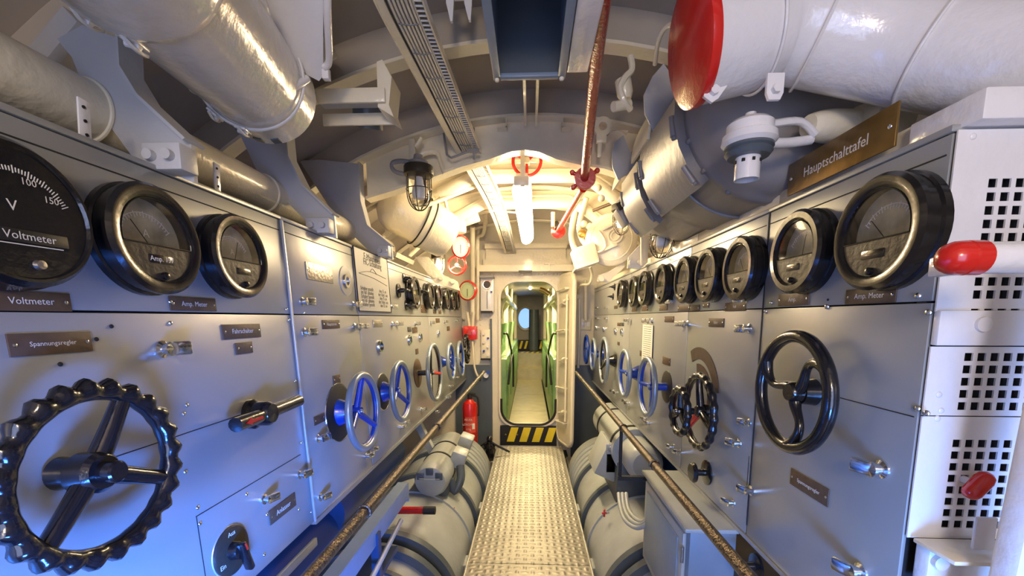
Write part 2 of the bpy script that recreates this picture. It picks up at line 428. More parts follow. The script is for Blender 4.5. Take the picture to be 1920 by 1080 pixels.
def bolt(par, ms, r=.006, m='chrome', name='bolt'):
    for mm in ms:
        y_ = mm.translation.y; par = cabL(y_) if mm.translation.x < 0 else cabR(y_); B(mm).sphere((0, 0, .001), r, (1, 1, .7), u=10, v=6).build(name, m, par, True)

YA, YBs, YC, YD, YE = -.30, yL(547, 600), yL(673, 600), yL(803, 600), 5.0
LA, fA = cab(-1, .05, YBs, 'nearest left switchboard cabinet, carrying the three largest meters and scalloped wheel')
LB, fB_ = cab(-1, YBs, YC, 'left switchboard cabinet with a round port, left of the instruction sheet')
LC, fC = cab(-1, YC, YD, 'left switchboard cabinet behind the grey instruction sheet')
LD, fD = cab(-1, YD, YE, 'farthest left switchboard cabinet, beside the red box on the bulkhead')
LEFTS = (LA, LB, LC, LD)
for t, f, a, b_ in ((LA, fA, .05, YBs), (LB, fB_, YBs, YC), (LC, fC, YC, YD), (LD, fD, YD, YE)): cover_top(t, f, a, b_, 'panel')
# frame groove and edge strips on the left
B(fA(YBs-.002, (ZT+ZBt)/2)).box((0, 0, .004), (.010, ZT-ZBt, .008), bev=.002).build('edge_strip', 'edge', LA, True)
B(fA((.05+YBs)/2, ZT-.035)).box((0, 0, .0005), (YBs-.08, .0025, .001)).build('groove', 'gap', LA, True)
for t, f, a, b_ in ((LB, fB_, YBs, YC), (LC, fC, YC, YD), (LD, fD, YD, YE)):
    B(f((a+b_)/2, ZT-.035)).box((0, 0, .0005), (b_-a-.02, .0025, .001)).build('groove', 'gap', t, True)
    B(f((a+b_)/2, ZBt+.006)).box((0, -.01, -.01), (b_-a, .016, .03)).build('bottom_strip', 'panel', t, True)
# extra seams of the near lower doors
for (x0, y0, x1, y1) in ((200, 862, 548, 728+0), (367, 969, 563, 850)):
    p, q = LP(x0, y0), LP(x1, y1); q = V(q.x, q.y, p.z); 
    B(fA((p.y+q.y)/2, p.z)).box((0, 0, .0004), (abs(q.y-p.y), .0018, .001)).build('seam', 'gap', LA, True)
p = LP(368, 969); B(fA(p.y, (p.z+.77)/2)).box((0, 0, .0004), (.0018, p.z-.77, .001)).build('seam', 'gap', LA, True)
# name plates, left: box in pixels + wording
def cabL(y): return [c for c, e in ((LA, YBs), (LB, YC), (LC, YD), (LD, 99)) if y < e][0]
def plL(par, x0, y0, x1, y1, s=None, **k):
    a, b_ = LP(x0, (y0+y1)/2), LP(x1, (y0+y1)/2); c = LP((x0+x1)/2, (y0+y1)/2)
    h = (LP((x0+x1)/2, y0)-LP((x0+x1)/2, y1)).length; mid = (a+b_)/2; mid.z = c.z; par = cabL(mid.y)
    return plate(par, FL(V(XL0-LEAN*(mid.z-1.79), mid.y, mid.z)), (a-b_).length, h, s, **k)
def cabR(y): return [c for c, e in ((RA, YR1), (RB, YR2), (RC, YR3), (RD, 99)) if y < e][0]
def plR(par, x0, y0, x1, y1, s=None, **k):
    a, b_ = RP(x0, (y0+y1)/2), RP(x1, (y0+y1)/2); c = RP((x0+x1)/2, (y0+y1)/2)
    h = (RP((x0+x1)/2, y0)-RP((x0+x1)/2, y1)).length; par = cabR((a.y+b_.y)/2)
    return plate(par, FR(V(XR, (a.y+b_.y)/2, c.z)), abs(a.y-b_.y), h, s, **k)
plL(LA, -30, 547, 130, 583, 'Voltmeter'); plL(LA, 317, 558, 403, 583, 'Amp. Meter'); plL(LA, 12, 624, 170, 664, 'Spannungsregler')
plL(LA, 416, 608, 487, 634, 'Fahrschalter'); plL(LA, 441, 642, 472, 663, None); plL(LA, 505, 940, 553, 967, 'Anlasser')
plL(LB, 574, 497, 622, 527, None, mt='steel'); plL(LB, 604, 600, 636, 616, 'Hauptstrom'); plL(LB, 624, 703, 637, 720); plL(LB, 588, 778, 608, 794)
plL(LC, 699, 600, 716, 613, None, mt='steel'); plL(LC, 764, 613, 771, 622, None, mt='dark'); plL(LC, 773, 614, 782, 624); plL(LC, 779, 654, 784, 664)
plL(LC, 789, 572, 799, 586); plL(LD, 817, 597, 824, 605); plL(LD, 838, 612, 843, 620)
for x in (812, 822): plL(LD, x, 581, x+5, 588)
# latches left
for c_, l in ((LA, ((303, 655, 1.25), (562, 890, 1), (495, 936, 1.0))), (LB, ((566, 566, 1.1), (570, 623, 1.1), (596, 822, 1.1), (600, 932, 1), (662, 571, 1), (665, 612, 1), (676, 612, 1))),
              (LC, ((733, 576, 1), (735, 608, 1), (744, 607, 1), (686, 855, 1), (694, 843, 1), (751, 801, 1), (757, 793, 1), (790, 768, 1), (773, 579, 1), (778, 607, 1))),
              (LD, ((817, 772, .9), (817, 580, 1), (807, 605, 1), (833, 603, 1), (854, 601, 1), (868, 600, 1), (843, 582, 1), (838, 745, 1), (843, 724, 1), (855, 708, 1)))):
    for x, y, s in l: p = LP(x, y); latch(cabL(p.y), FL(p), s*1.15, 0)
bolt(LA, [FL(LP(x, y)) for x, y in ((319, 566), (319, 606), (537, 580), (541, 600), (344, 776), (347, 885), (370, 952), (374, 982), (462, 927), (350, 760), (560, 955), (553, 715), (559, 760), (565, 830), (500, 965), (495, 1040))], .005)
bolt(LA, [FL(LP(x, y)) for x, y in ((208, 612), (112, 683), (180, 636))], .004, 'gap', 'screw_hole')
bolt(LB, [FL(LP(x, y)) for x, y in ((570, 587), (573, 803), (583, 960))], .004)
# bottom louvre strip on the nearest left cabinet
p, q = LP(520, 1080), LP(583, 1026)
B(fA((p.y+q.y)/2, (p.z+q.z)/2)).box((0, 0, .006), (q.y-p.y+.05, .03, .012), bev=.003).build('ventilation_strip', 'edge', LA, True)

YR0, YR1, YR2, YR3, YR4 = PX(1795, 245, XR).y+.004, yR(1428, 600), yR(1289, 620), yR(1180, 620), yR(1113, 620)
RA, gA = cab(1, YR0, YR1, 'nearest right switchboard cabinet, behind the big three-spoked black wheel', bs=.05)
RB, gB = cab(1, YR1, YR2, 'right switchboard cabinet with brown arc plate and scalloped double wheel')
RC, gC = cab(1, YR2, YR3, 'right switchboard cabinet with the long white paper tag hanging on it')
RD, gD = cab(1, YR3, YR4, 'farthest right switchboard cabinet, ending at the cream bulkhead wall')
for t, f, a, b_ in ((RA, gA, YR0, YR1), (RB, gB, YR1, YR2), (RC, gC, YR2, YR3), (RD, gD, YR3, YR4)):
    cover_top(t, f, a, b_, 'panel')
    B(f((a+b_)/2, ZT-.035)).box((0, 0, .0005), (b_-a-.02, .0025, .001)).build('groove', 'gap', t, True)
    B(f((a+b_)/2, ZT+.035)).box((0, 0, -.035), (b_-a-.004, .046, .02), bev=.002).build('top_ledge', 'cream', t, True)
    B(f((a+b_)/2, ZBt+.004)).box((0, -.01, -.015), (b_-a, .012, .04)).build('bottom_strip', 'panel', t, True)
B(gA(YR1-.004, 1.3)).box((0, 0, .0008), (.003, 1.0, .0016)).build('seam', 'gap', RA, True)
p, q = RP(1568, 743), RP(1738, 789); zz = (p.z+q.z)/2
B(gA((YR0+YR1)/2, zz)).box((0, 0, .0004), (YR1-YR0-.02, .0018, .001)).build('seam', 'gap', RA, True)
for y in (yR(1409, 800),): B(gB(y, .98)).box((0, 0, .0004), (.002, .1, .001)).build('seam', 'gap', RB, True)
plR(RA, 1461, 550, 1518, 573, 'Amp.'); plR(RA, 1588, 540, 1682, 569, 'Amp. Meter'); plR(RB, 1361, 567, 1399, 583, 'Volt')
plR(RB, 1330, 597, 1358, 613, 'Fahrt'); plR(RC, 1247, 593, 1264, 604); plR(RB, 1319, 568, 1330, 577)
plR(RC, 1237, 572, 1252, 582); plR(RC, 1272, 572, 1294, 583); plR(RC, 1185, 575, 1194, 584); plR(RC, 1204, 574, 1215, 583); plR(RB, 1295, 572, 1312, 583)
plR(RC, 1243, 670, 1257, 684); plR(RC, 1200, 658, 1206, 668); plR(RD, 1158, 605, 1164, 611); plR(RD, 1165, 605, 1170, 611, None, mt='dark'); plR(RD, 1158, 641, 1162, 647); plR(RD, 1152, 573, 1158, 579)
# diagonal brown plate low on the near cabinet
p = RP(1517, 912); pm = FR(p) @ Matrix.Rotation(rad(-2), 4, 'Z')
a_, b_ = RP(1482, 895), RP(1553, 930)
plate(RA, FR(p), abs(a_.y-b_.y), .045, 'Spannungsregler')
for c_, l in ((RA, ((1402, 560, 1.1), (1405, 616, 1.1), (1655, 880, 1.25), (1409, 920, 1.1), (1615, 1072, 1.25))),
              (RB, ((1345, 560, .9), (1276, 848, 1), (1262, 838, 1), (1386, 831, 1.1), (1375, 943, 1), (1405, 792, .9), (1290, 607, 1), (1281, 607, 1))),
              (RC, ((1262, 565, 1), (1191, 572, .9), (1223, 601, 1), (1215, 601, 1), (1184, 600, 1), (1179, 600, 1), (1212, 786, 1), (1218, 793, 1), (1175, 752, 1), (1180, 757, 1))),
              (RD, ((1122, 597, .9), (1139, 597, .9), (1122, 577, .9), (1139, 577, .9), (1150, 733, .9), (1157, 737, .9)))):
    for x, y, s in l:
        latch(cabR(RP(x, y).y), FR(RP(x, y)), s*1.15, 180)
bolt(RA, [FR(RP(x, y)) for x, y in ((1722, 555), (1742, 586), (1551, 575), (1446, 568), (1436, 584), (1721, 766), (1738, 775))], .0065)
bolt(RA, [FR(RP(x, y)) for x, y in ((1553, 562),)], .003, 'gap', 'screw_hole')
# arc shaped brown plate pair above the scalloped wheel
p = RP(1308, 745)
B(FR(p)).arc(.165, .215, rad(15), rad(118), .0, .003).build('arc_plate', 'plate', RB, True)
B(FR(p)).arc(.105, .145, rad(-5), rad(100), .0, .003).build('arc_plate', 'plate', RB, True)
# brass sign on the right ledge
p, q = RP(1475, 350, -.0), RP(1675, 262)
sg = thing('brass_sign', 'long tarnished brass sign with pale lettering standing on right cabinet ledge', 'sign', FR(V(XR+.005, (p.y+q.y)/2, 1.862)))
B().box((0, 0, 0), (abs(p.y-q.y), .085, .005), bev=.001).build('sign_plate', 'brass', sg)
text('Hauptschalttafel', .034, 'ink', sg, (.0, -.002, .0028))
for sx in (-1, 1): B().sphere((sx*(abs(p.y-q.y)/2-.015), .0, .003), .005, (1, 1, .6), u=10, v=6).build('screw', 'chrome', sg)
# instruction sheet
a_, b_ = LP(671, 530), LP(730, 530)
sh = thing('instruction_sheet', 'pale framed instruction sheet with a hull drawing on the left switchboard', 'notice', FL(LP(701, 530, .004)))
wS, hS = (a_-b_).length, (LP(700, 480)-LP(700, 584)).length
B().box((0, 0, 0), (wS, hS, .004)).build('sheet', mat('sheet_grey', (.46, .46, .42), .5), sh)
for (x, y, w, h) in ((0, hS/2, wS, .004), (0, -hS/2, wS, .004), (-wS/2, 0, .006, hS), (wS/2, 0, .003, hS)): B().box((x, y, .002), (w, h, .004)).build('sheet_edge', 'gap', sh)
text('E-Maschinen', .045, 'dark', sh, (-.0, hS*.40, .003)); text('HC-Schaltung', .045, 'dark', sh, (.0, hS*.31, .003))
for k in range(5):
    text('im Fall  geladen' if k % 2 else 'Schalter gestellt', .026, 'dark', sh, (-wS*.23, -hS*(.13+.065*k), .003)); text('der Fahrt  aus' if k % 2 else 'den 15. an', .026, 'dark', sh, (wS*.25, -hS*(.13+.065*k), .003))
b = B(); b.tube([(-wS*.42, hS*.1, .003), (-wS*.1, hS*.17, .003), (wS*.4, hS*.12, .003)], .0012, 5, sub=5); b.tube([(-wS*.42, hS*.1, .003), (0, hS*.07, .003), (wS*.42, -.01*hS, .003)], .0012, 5, sub=5); b.tube([(-wS*.1, hS*.17, .003), (-wS*.02, hS*.23, .003), (wS*.1, hS*.15, .003)], .0012, 5, sub=4)
b.build('line_drawing', 'dark', sh)
# paper tag on the right
a_, b_ = RP(1206, 645), RP(1225, 645)
tg = thing('paper_tag', 'long narrow white paper tag with typed lines hanging from right cabinet latch', 'paper', FR(V(XR-.006, (a_.y+b_.y)/2, RP(1216, 645).z)))
hT = (RP(1216, 608)-RP(1216, 680)).length
B().box((0, 0, 0), (abs(a_.y-b_.y), hT, .0015)).build('paper_strip', 'paper', tg)
b = B()
for k in range(16): b.box((-.002, hT*(.44-.055*k), .001), (abs(a_.y-b_.y)*.75, .0025, .0006))
b.build('typed_lines', 'dark', tg)

# ================================================================== METERS
def seg(R, yc, n=30):                                    # part of a disc above the chord
    a0 = math.asin(yc/R); return [(R*cos(a0+(PI-2*a0)*i/n), R*sin(a0+(PI-2*a0)*i/n)) for i in range(n+1)]
def segl(R, yc, n=30):
    a0 = math.asin(yc/R); return [(R*cos(a0-(PI+2*a0)*i/n), R*sin(a0-(PI+2*a0)*i/n)) for i in range(n+1)]
def meter(fr, p, R, label, group, dep=.05, caption=None, unit=None, style='half', ticks=True, lowcover='cover', needle=30):
    t = thing('panel_meter', label, 'meter', fr(p), group)
    r = .74*R
    prof = [(.9*R, 0), (R, .0), (R, dep*.25), (.96*R, dep*.3), (.96*R, dep*.62), (R*.99, dep*.68), (.99*R, dep*.86), (.93*R, dep), (.80*R, dep), (r, dep*.9), (r, dep*.2), (.9*R, 0)]
    B().lathe(prof[:-1], closed=True, n=44).build('bezel', 'bez', t)
    yc = -.12*R
    if style == 'half':
        B().prism(segl(r+.001, yc), .004, dep*.88).build('lower_cover', lowcover, t)
        B().prism(seg(r+.001, yc), .002, dep*.35).build('dial', 'dial', t)
        b = B()
        for i in range(19):
            a = rad(35+110*i/18); L = .07 if i % 3 else .12
            c, s_ = cos(a), sin(a); rr = .60*R
            b.box((c*rr, s_*rr-.14*R, dep*.36), (L*R, .008*R*2, .0006), rot=Matrix.Rotation(a, 4, 'Z'))
        b.arc(.62*R, .635*R, rad(35), rad(145), dep*.355, dep*.365, Matrix.Translation((0, -.14*R, 0)))
        b.build('scale', 'ink', t)
        a = rad(90+needle); b = B(); b.tube([(0, yc*.8, dep*.45), (cos(a)*.55*R, -.14*R+sin(a)*.55*R, dep*.45)], .008*R, 6); b.build('pointer', 'blk', t)
        gl = B().prism(seg(r, yc), dep*.82, dep*.85); gl.build('glass_pane', 'glass', t)
        b = B(); b.tube([(x, y, dep*.9) for x, y in seg(r*.985, yc+.01*R)], .012*R, 6, closed=True); b.build('window_rim', 'bez', t)
        B().box((.0, -.36*R, dep*.885), (.5*R, .15*R, .002), bev=.0005).build('caption_plate', 'bez', t)
        if caption: text(caption, .13*R, 'ink', t, (0, -.36*R, dep*.91))
        if unit: text(unit, .2*R, 'ink', t, (0, .12*R, dep*.37))
    B().lathe([(.0001, dep*.86), (.07*R, dep*.86), (.07*R, dep*1.02), (.04*R, dep*1.06), (.0001, dep*1.06)], Matrix.Translation((0, -.66*R, 0)), 14).build('adjusting_screw', 'bez', t)
    return t
# large black voltmeter at far left
R = .112; p = LP(38, 400, 0.045)-nL*.045
vm = thing('panel_meter', 'huge black-faced voltmeter with white scale at the left edge', 'meter', FL(p), 'meters on the left switchboard')
B().lathe([(.0001, 0), (R*1.0, 0), (R*1.0, .02), (.97*R, .028), (.97*R, .04), (.9*R, .05), (.86*R, .05), (.84*R, .045), (.0001, .045)], n=56).build('bezel', 'black', vm)
b = B()
for i in range(41):
    a = rad(28+124*i/40); L = .10 if i % 5 == 0 else .06
    b.box((cos(a)*.66*R, sin(a)*.66*R-.1*R, .0455), (L*R, .010*R, .0008), rot=Matrix.Rotation(a, 4, 'Z'))
b.build('scale', 'ink', vm)
for s_, a in (('0', 146), ('50', 118), ('100', 72), ('150', 38)): text(s_, .13*R, 'ink', vm, (cos(rad(a))*.52*R, sin(rad(a))*.52*R-.06*R, .0458))
text('V', .20*R, 'ink', vm, (-.08*R, .08*R, .0458)); 
B().box((.05*R, -.30*R, .0462), (.95*R, .17*R, .003), bev=.0006).build('caption_plate', 'dialdark', vm); text('Voltmeter', .15*R, 'ink', vm, (.05*R, -.30*R, .0482))
B().box((.05*R, -.41*R, .0462), (.8*R, .012*R, .001)).build('caption_line', 'ink', vm)
B().lathe([(.0001, .045), (.07*R, .045), (.06*R, .052), (.0001, .053)], Matrix.Translation((0.1*R, -.66*R, 0)), 14).build('adjusting_screw', 'steel', vm)
GL_, GR_ = 'meters on the left switchboard', 'meters on the right switchboard'
def mL(px, py, R, label, **k): meter(FL, LP(px, py, .05)-nL*.05, R, label, GL_, **k)
def mR(px, py, R, label, **k): meter(FR, RP(px, py, .05)+V(.05, 0, 0), R, label, GR_, **k)
mL(303, 449, .111, 'black meter lettered Amp. between the huge voltmeter and smaller black meter', caption='Amp. 137', unit='A', needle=35)
mL(458, 481, .108, 'black half-window meter just left of the left switchboard edge strip', unit='A', needle=-20)
ordl = ['first small meter past the black valve, in left far row', 'second meter in the left far row, after the protruding knob', 'third meter in the left far row of six', 'fourth meter in the left far row of six', 'fifth meter in the left far row of six', 'last meter of the left far row, nearest the red gauge']
for (x, y), l in zip(((782, 549), (810, 555), (825, 556), (840, 560), (851, 562), (860, 564)), ordl): mL(x, y, .108 if x < 790 else .100, l)
mR(1634, 437, .112, 'largest black meter on the right, nearest the perforated white cabinet', needle=40)
mR(1484, 473, .106, 'black meter on the right board beside the largest one, over small brown plate', needle=-10)
for (x, y), l in zip(((1379, 504), (1320, 516), (1277, 525), (1236, 533), (1203, 541), (1184, 547), (1161, 551)),
    ('right board meter with red reflection, first beyond the vertical seam', 'second meter beyond the vertical seam on the right board', 'third meter beyond the seam on the right board, above a latch', 'fourth meter beyond the seam on the right board', 'fifth meter beyond the seam on the right board', 'sixth meter beyond the seam on the right board', 'farthest meter on the right board, next to two black knobs')):
    mR(x, y, .104, l)

# round ports
def port(fr, p, R, label):
    m_ = fr(p); par = (cabL if p.x < 0 else cabR)(p.y); t = part_root('inspection_port', par, m_)
    B().lathe([(R*.72, 0), (R, 0), (R, .008), (R*.9, .014), (R*.72, .014)], closed=True, n=28).build('ring', 'chrome', t)
    B().lathe([(.0001, .001), (R*.74, .001), (R*.74, .006), (.0001, .006)], n=24).build('glass_pane', 'cover', t)
for x, y, R, l in ((711, 650, .034, 'chrome ringed port above the second blue left wheel'), (767, 637, .032, 'chrome ringed dark port on the left, left one of the close pair'), (787, 632, .032, 'chrome ringed port on the left, right one of the close pair'), (821, 625, .03, 'farthest chrome ringed port on the left board')):
    port(FL, LP(x, y), R, l)
t = part_root('inspection_port', LB, FL(LP(648, 527)))
B().lathe([(.0001, 0), (.062, 0), (.062, .003), (.0001, .004)], n=32).build('backplate', 'panel', t); B().lathe([(.018, .003), (.03, .003), (.03, .010), (.018, .010)], closed=True, n=24).build('ring', 'chrome', t); B().torus(.062, .0025, n=32, k=6).build('rim', 'edge', t)
for x, y, l in ((1167, 622, 'chrome ringed port on the right board, nearer of the pair'), (1155, 621, 'chrome ringed port on the right board, farther of the pair'), (1133, 617, 'small port far along the right board, left of the pair'), (1119, 614, 'farthest small port on the right board')): port(FR, RP(x, y), .03, l)

# ================================================================== HANDWHEELS
def rim_fn(R, r, k, amp):
    return lambda a: (R+amp*.6*cos(k*a), r*(1+amp/r*.6*cos(k*a)))
def wheel(fr, p, R, label, rr=.0140, rim='rimg', spoke='blue', stand=.10, dish=.03, nsp=3, a0=90, disc=None, disc_m='blk', scallop=0, hubr=.022, stem='blue', stem_r=(.028, .055), red_sp=None, curved=False, group=None, cat='handwheel', pin=True, rim_in=None, lookup=None):
    """p: wheel-plane centre (world); the wall is 'stand' behind"""
    m = fr(p) @ Matrix.Translation((0, 0, -stand))
    t = thing('handwheel', label, 'handwheel', m, group)
    if disc: B().lathe([(.0001, 0), (disc, 0), (disc, .004), (disc*.95, .006), (.0001, .006)], n=40).build('dial_disc', disc_m, t)
    if disc and disc_m == 'blk': B().torus(disc*1.02, .003, Matrix.Translation((0, 0, .002)), n=40, k=6).build('disc_ring', 'chrome', t)
    hz = stand-dish
    B().lathe([(.0001, .006), (stem_r[1], .006), (stem_r[1]*.95, .015), (stem_r[0], hz-.01), (.0001, hz-.01)], n=24).build('stem', stem, t)
    B().lathe([(.0001, hz-.02), (hubr, hz-.02), (hubr, hz+.012), (hubr*.8, hz+.02), (.0001, hz+.02)], n=24).build('hub', spoke, t)
    f = rim_fn(R, rr, scallop, .0045 if fr is FL else .0022) if scallop else None
    B().torus(R, rr, Matrix.Translation((0, 0, stand)), n=128 if scallop else 56, k=12, f=f).build('rim', rim, t)
    if rim_in: B().torus(R-rr*.55, rr*.75, Matrix.Translation((0, 0, stand-rr*.4)), n=56, k=10).build('inner_rim', rim_in, t)
    for i in range(nsp):
        a = rad(a0[i] if isinstance(a0, tuple) else a0+360*i/nsp); c, s_ = cos(a), sin(a)
        b = B()
        if curved:
            pts = []
            for q in range(9):
                u = q/8; aa = a+rad(46)*sin(u*PI)*.55; ra = hubr*.6+(R-hubr*.6)*u
                pts.append((cos(aa)*ra, sin(aa)*ra, hz+dish*u))
            b.tube(pts, lambda u: .016-.006*sin(u*PI), 12, sub=3)
        else:
            b.tube([(c*hubr*.6, s_*hubr*.6, hz), (c*R*.55, s_*R*.55, hz+dish*.45), (c*(R-rr*.3), s_*(R-rr*.3), stand-rr*.2)], lambda u: rr*(1.05-.25*u), 10, sub=4)
        b.build('spoke', 'red' if red_sp == i else spoke, t)
    if pin: B().lathe([(.0001, hz+.018), (.007, hz+.018), (.007, hz+.028), (.0001, hz+.03)], n=10).build('nut', 'chrome', t)
    return t
GW = 'blue handwheels along the left board'; GW2 = 'blue handwheels along the right board'
# big scalloped wheel
m0 = LP(189, 885, .075)
wheel(FL, m0, .135, 'big black scalloped handwheel at lower left', rr=.0165, rim='black', spoke='black', stand=.075, dish=.012, nsp=3, a0=(62, 222, 335), scallop=24, hubr=.034, stem='black', stem_r=(.022, .028), pin=False)
# hub nose of that wheel
wh = bpy.data.objects['handwheel']; B().lathe([(.0001, .07), (.018, .07), (.018, .105), (.015, .108), (.0001, .108)], n=20).build('hub_nose', 'black', wh)
wheel(FL, LP(683, 771, .105), .148, 'nearest blue handwheel with grey rim on the left board', disc=.115, rim='rimg', rim_in='blue', group=GW, stand=.105, a0=82)
wheel(FL, LP(753, 733, .10), .150, 'second blue handwheel on the left board, below the round port', disc=.095, rim='rimg', rim_in='blue', group=GW, stand=.10, a0=82)
wheel(FL, LP(815, 698, .12), .19, 'black handwheel with one red spoke on the left board', disc=.10, rim='rimg', rim_in='black', spoke='black', stem='black', stem_r=(.02, .02), red_sp=2, stand=.12, a0=110, disc_m='plate')
wheel(FL, LP(846, 678, .10), .150, 'third blue handwheel on the left board, beyond the red-spoked wheel', rim='rimg', rim_in='blue', group=GW, stand=.10, a0=82)
wheel(FL, LP(864, 673, .10), .165, 'farthest blue handwheel on the left board', rim='rimg', rim_in='blue', group=GW, stand=.10, a0=82)
wheel(FL, LP(875, 654, .10), .14, 'black handwheel at far end of left board under the red box', rim='black', spoke='black', stem='black', stand=.10, scallop=20, rr=.016, a0=80)
wheel(FR, RP(1484, 735, .06), .141, 'big plain black handwheel with three curved spokes on the right', rr=.0160, rim='black', spoke='black', stand=.06, dish=.01, nsp=3, a0=150, hubr=.026, stem='black', stem_r=(.03, .034), curved=True, pin=False)
wheel(FR, RP(1310, 771, .05), .140, 'larger rear wheel of the scalloped black pair on the right', rr=.015, rim='black', spoke='black', stand=.05, dish=.008, a0=100, scallop=20, hubr=.024, stem='black', stem_r=(.03, .03), red_sp=1, pin=False)
p = RP(1310, 771, .05); p = V(XR-.125, p.y, p.z)
t = wheel(lambda q: FR(q), p, .088, 'smaller front wheel of the scalloped black pair on the right', rr=.014, rim='black', spoke='black', stand=.06, dish=.006, a0=90, scallop=14, hubr=.02, stem='black', stem_r=(.014, .014))
wheel(FR, RP(1213, 725, .104), .148, 'nearest blue handwheel with grey rim on the right board', disc=.085, disc_m='cover', rim='rimg', rim_in='blue', group=GW2, stand=.104, a0=60, stem='blue', stem_r=(.02, .022))
wheel(FR, RP(1171, 700, .10), .148, 'second blue handwheel on the right board', disc=None, rim='rimg', rim_in='blue', group=GW2, a0=60)
wheel(FR, RP(1132, 676, .10), .185, 'tall black handwheel with pale rim on the right board', rim='rimg', rim_in='black', spoke='black', stem='black', a0=90)
wheel(FR, RP(1112, 664, .10), .148, 'third blue handwheel on the right board, grey rimmed', rim='rimg', rim_in='blue', group=GW2, a0=60)
wheel(FR, RP(1099, 655, .10), .150, 'farthest handwheel on the right board, blue all over', rim='blue', group=GW2, a0=60)

# lever handle with a red arrow
p = LP(500, 775, .045)-nL*.045
lv = part_root('lever_handle', LA, FL(p), 'black bar handle with a red arrow')
B().lathe([(.0001, 0), (.042, 0), (.042, .012), (.034, .02), (.034, .052), (.026, .064), (.0001, .066)], n=28).build('boss', 'black', lv)
an = rad(1)
b = B(Matrix.Rotation(an, 4, 'Z')); b.tube([(-.125, 0, .042), (-.11, 0, .042), (-.03, 0, .044), (.03, 0, .044), (.15, 0, .042), (.175, 0, .042)], lambda u: .019 if .04 < u < .96 else .012, 12, sub=3); b.build('grip', 'black', lv)
b = B(Matrix.Rotation(an, 4, 'Z')); b.prism([(-.045, -.004), (-.045, .004), (-.09, .004), (-.09, .009), (-.112, 0), (-.09, -.009), (-.09, -.004)], .0605, .064); b.build('arrow', 'red', lv, label='red arrow')
# rotary switch
p = LP(432, 1032)
rs = part_root('rotary_switch', LA, FL(p), 'dark rotary switch marked Aus and Ein')
B().lathe([(.0001, 0), (.062, 0), (.062, .006), (.058, .009), (.0001, .009)], n=40).build('dial_disc', 'cover', rs); B().torus(.0625, .002, n=40, k=6).build('ring', 'edge', rs)
B().lathe([(.0001, .009), (.024, .009), (.022, .03), (.0001, .034)], n=24).build('knob', 'black', rs)
b = B(Matrix.Rotation(rad(-75), 4, 'Z')); b.box((.02, 0, .035), (.085, .016, .022), bev=.005); b.build('grip', 'black', rs)
B(Matrix.Rotation(rad(-75), 4, 'Z')).box((-.012, 0, .047), (.02, .004, .002)).build('mark', 'red', rs)
text('Aus', .017, 'ink', rs, (0, .045, .0095)); text('Ein', .017, 'ink', rs, (-.042, -.022, .0095))
# small knobs
def knob(fr, p, label, s=1, R=.03):
    t = part_root('rotary_knob', (cabL if p.x < 0 else cabR)(p.y), fr(p))
    B(Matrix.Scale(s, 4)).lathe([(.0001, 0), (R, 0), (R, .006), (R*.4, .01), (R*.3, .03), (.0001, .03)], n=24).build('base_disc', 'black', t)
    b = B(Matrix.Scale(s, 4)); b.box((0, 0, .04), (R*1.7, .010, .018), bev=.004); b.build('grip', 'black', t); return t
p = RP(1326, 886)
kb = part_root('rotary_knob', cabR(p.y), FR(p), 'black double-disc knob')
B().lathe([(.0001, 0), (.05, 0), (.05, .006), (.03, .01), (.0001, .01)], n=28).build('base_disc', 'black', kb); B().cyl((0, 0, .008), (0, 0, .06), .014).build('stem', 'black', kb)
B().lathe([(.0001, .05), (.04, .05), (.042, .058), (.034, .066), (.0001, .066)], n=28).build('front_disc', 'black', kb)
knob(FL, LP(746, 545), 'small black knob on a pale disc, left of the far left meters', 1.4); 
for (x, y), l in zip(((765, 522), (769, 572), (795, 547), (832, 556)), ('black valve knob above the first far-left meter', 'black valve knob below the first far-left meter', 'small black knob after first meter of left far row', 'small black knob within the left far row of meters')): knob(FL, LP(x-8, y), l, 1.1)
for (x, y), l in zip(((1153, 538), (1150, 556), (1176, 541), (1219, 529)), ('upper black knob at the far end of the right board', 'lower black knob at the far end of the right board', 'black knob between the two farthest right meters', 'black knob between fourth and fifth right meters')): knob(FR, RP(x, y), l, 1.0)
p = RP(1445, 1065)
knob(FR, RP(1420, 1062), 'black knob at the bottom of the near right board', 1.3)

# ================================================================== PERFORATED CABINET (right edge)
YF = PX(1795, 245, XR).y
pc = thing('perforated_cabinet', 'white cabinet with square-hole ventilation grilles at the right edge', 'cabinet', V(.95, YF, .70))
fb = lambda x, z: FB(V(x, YF, z))
X0, X1 = XR+.002, 1.28
ZTOP = PY(1850, 242, YF).z; ZLOW = .70
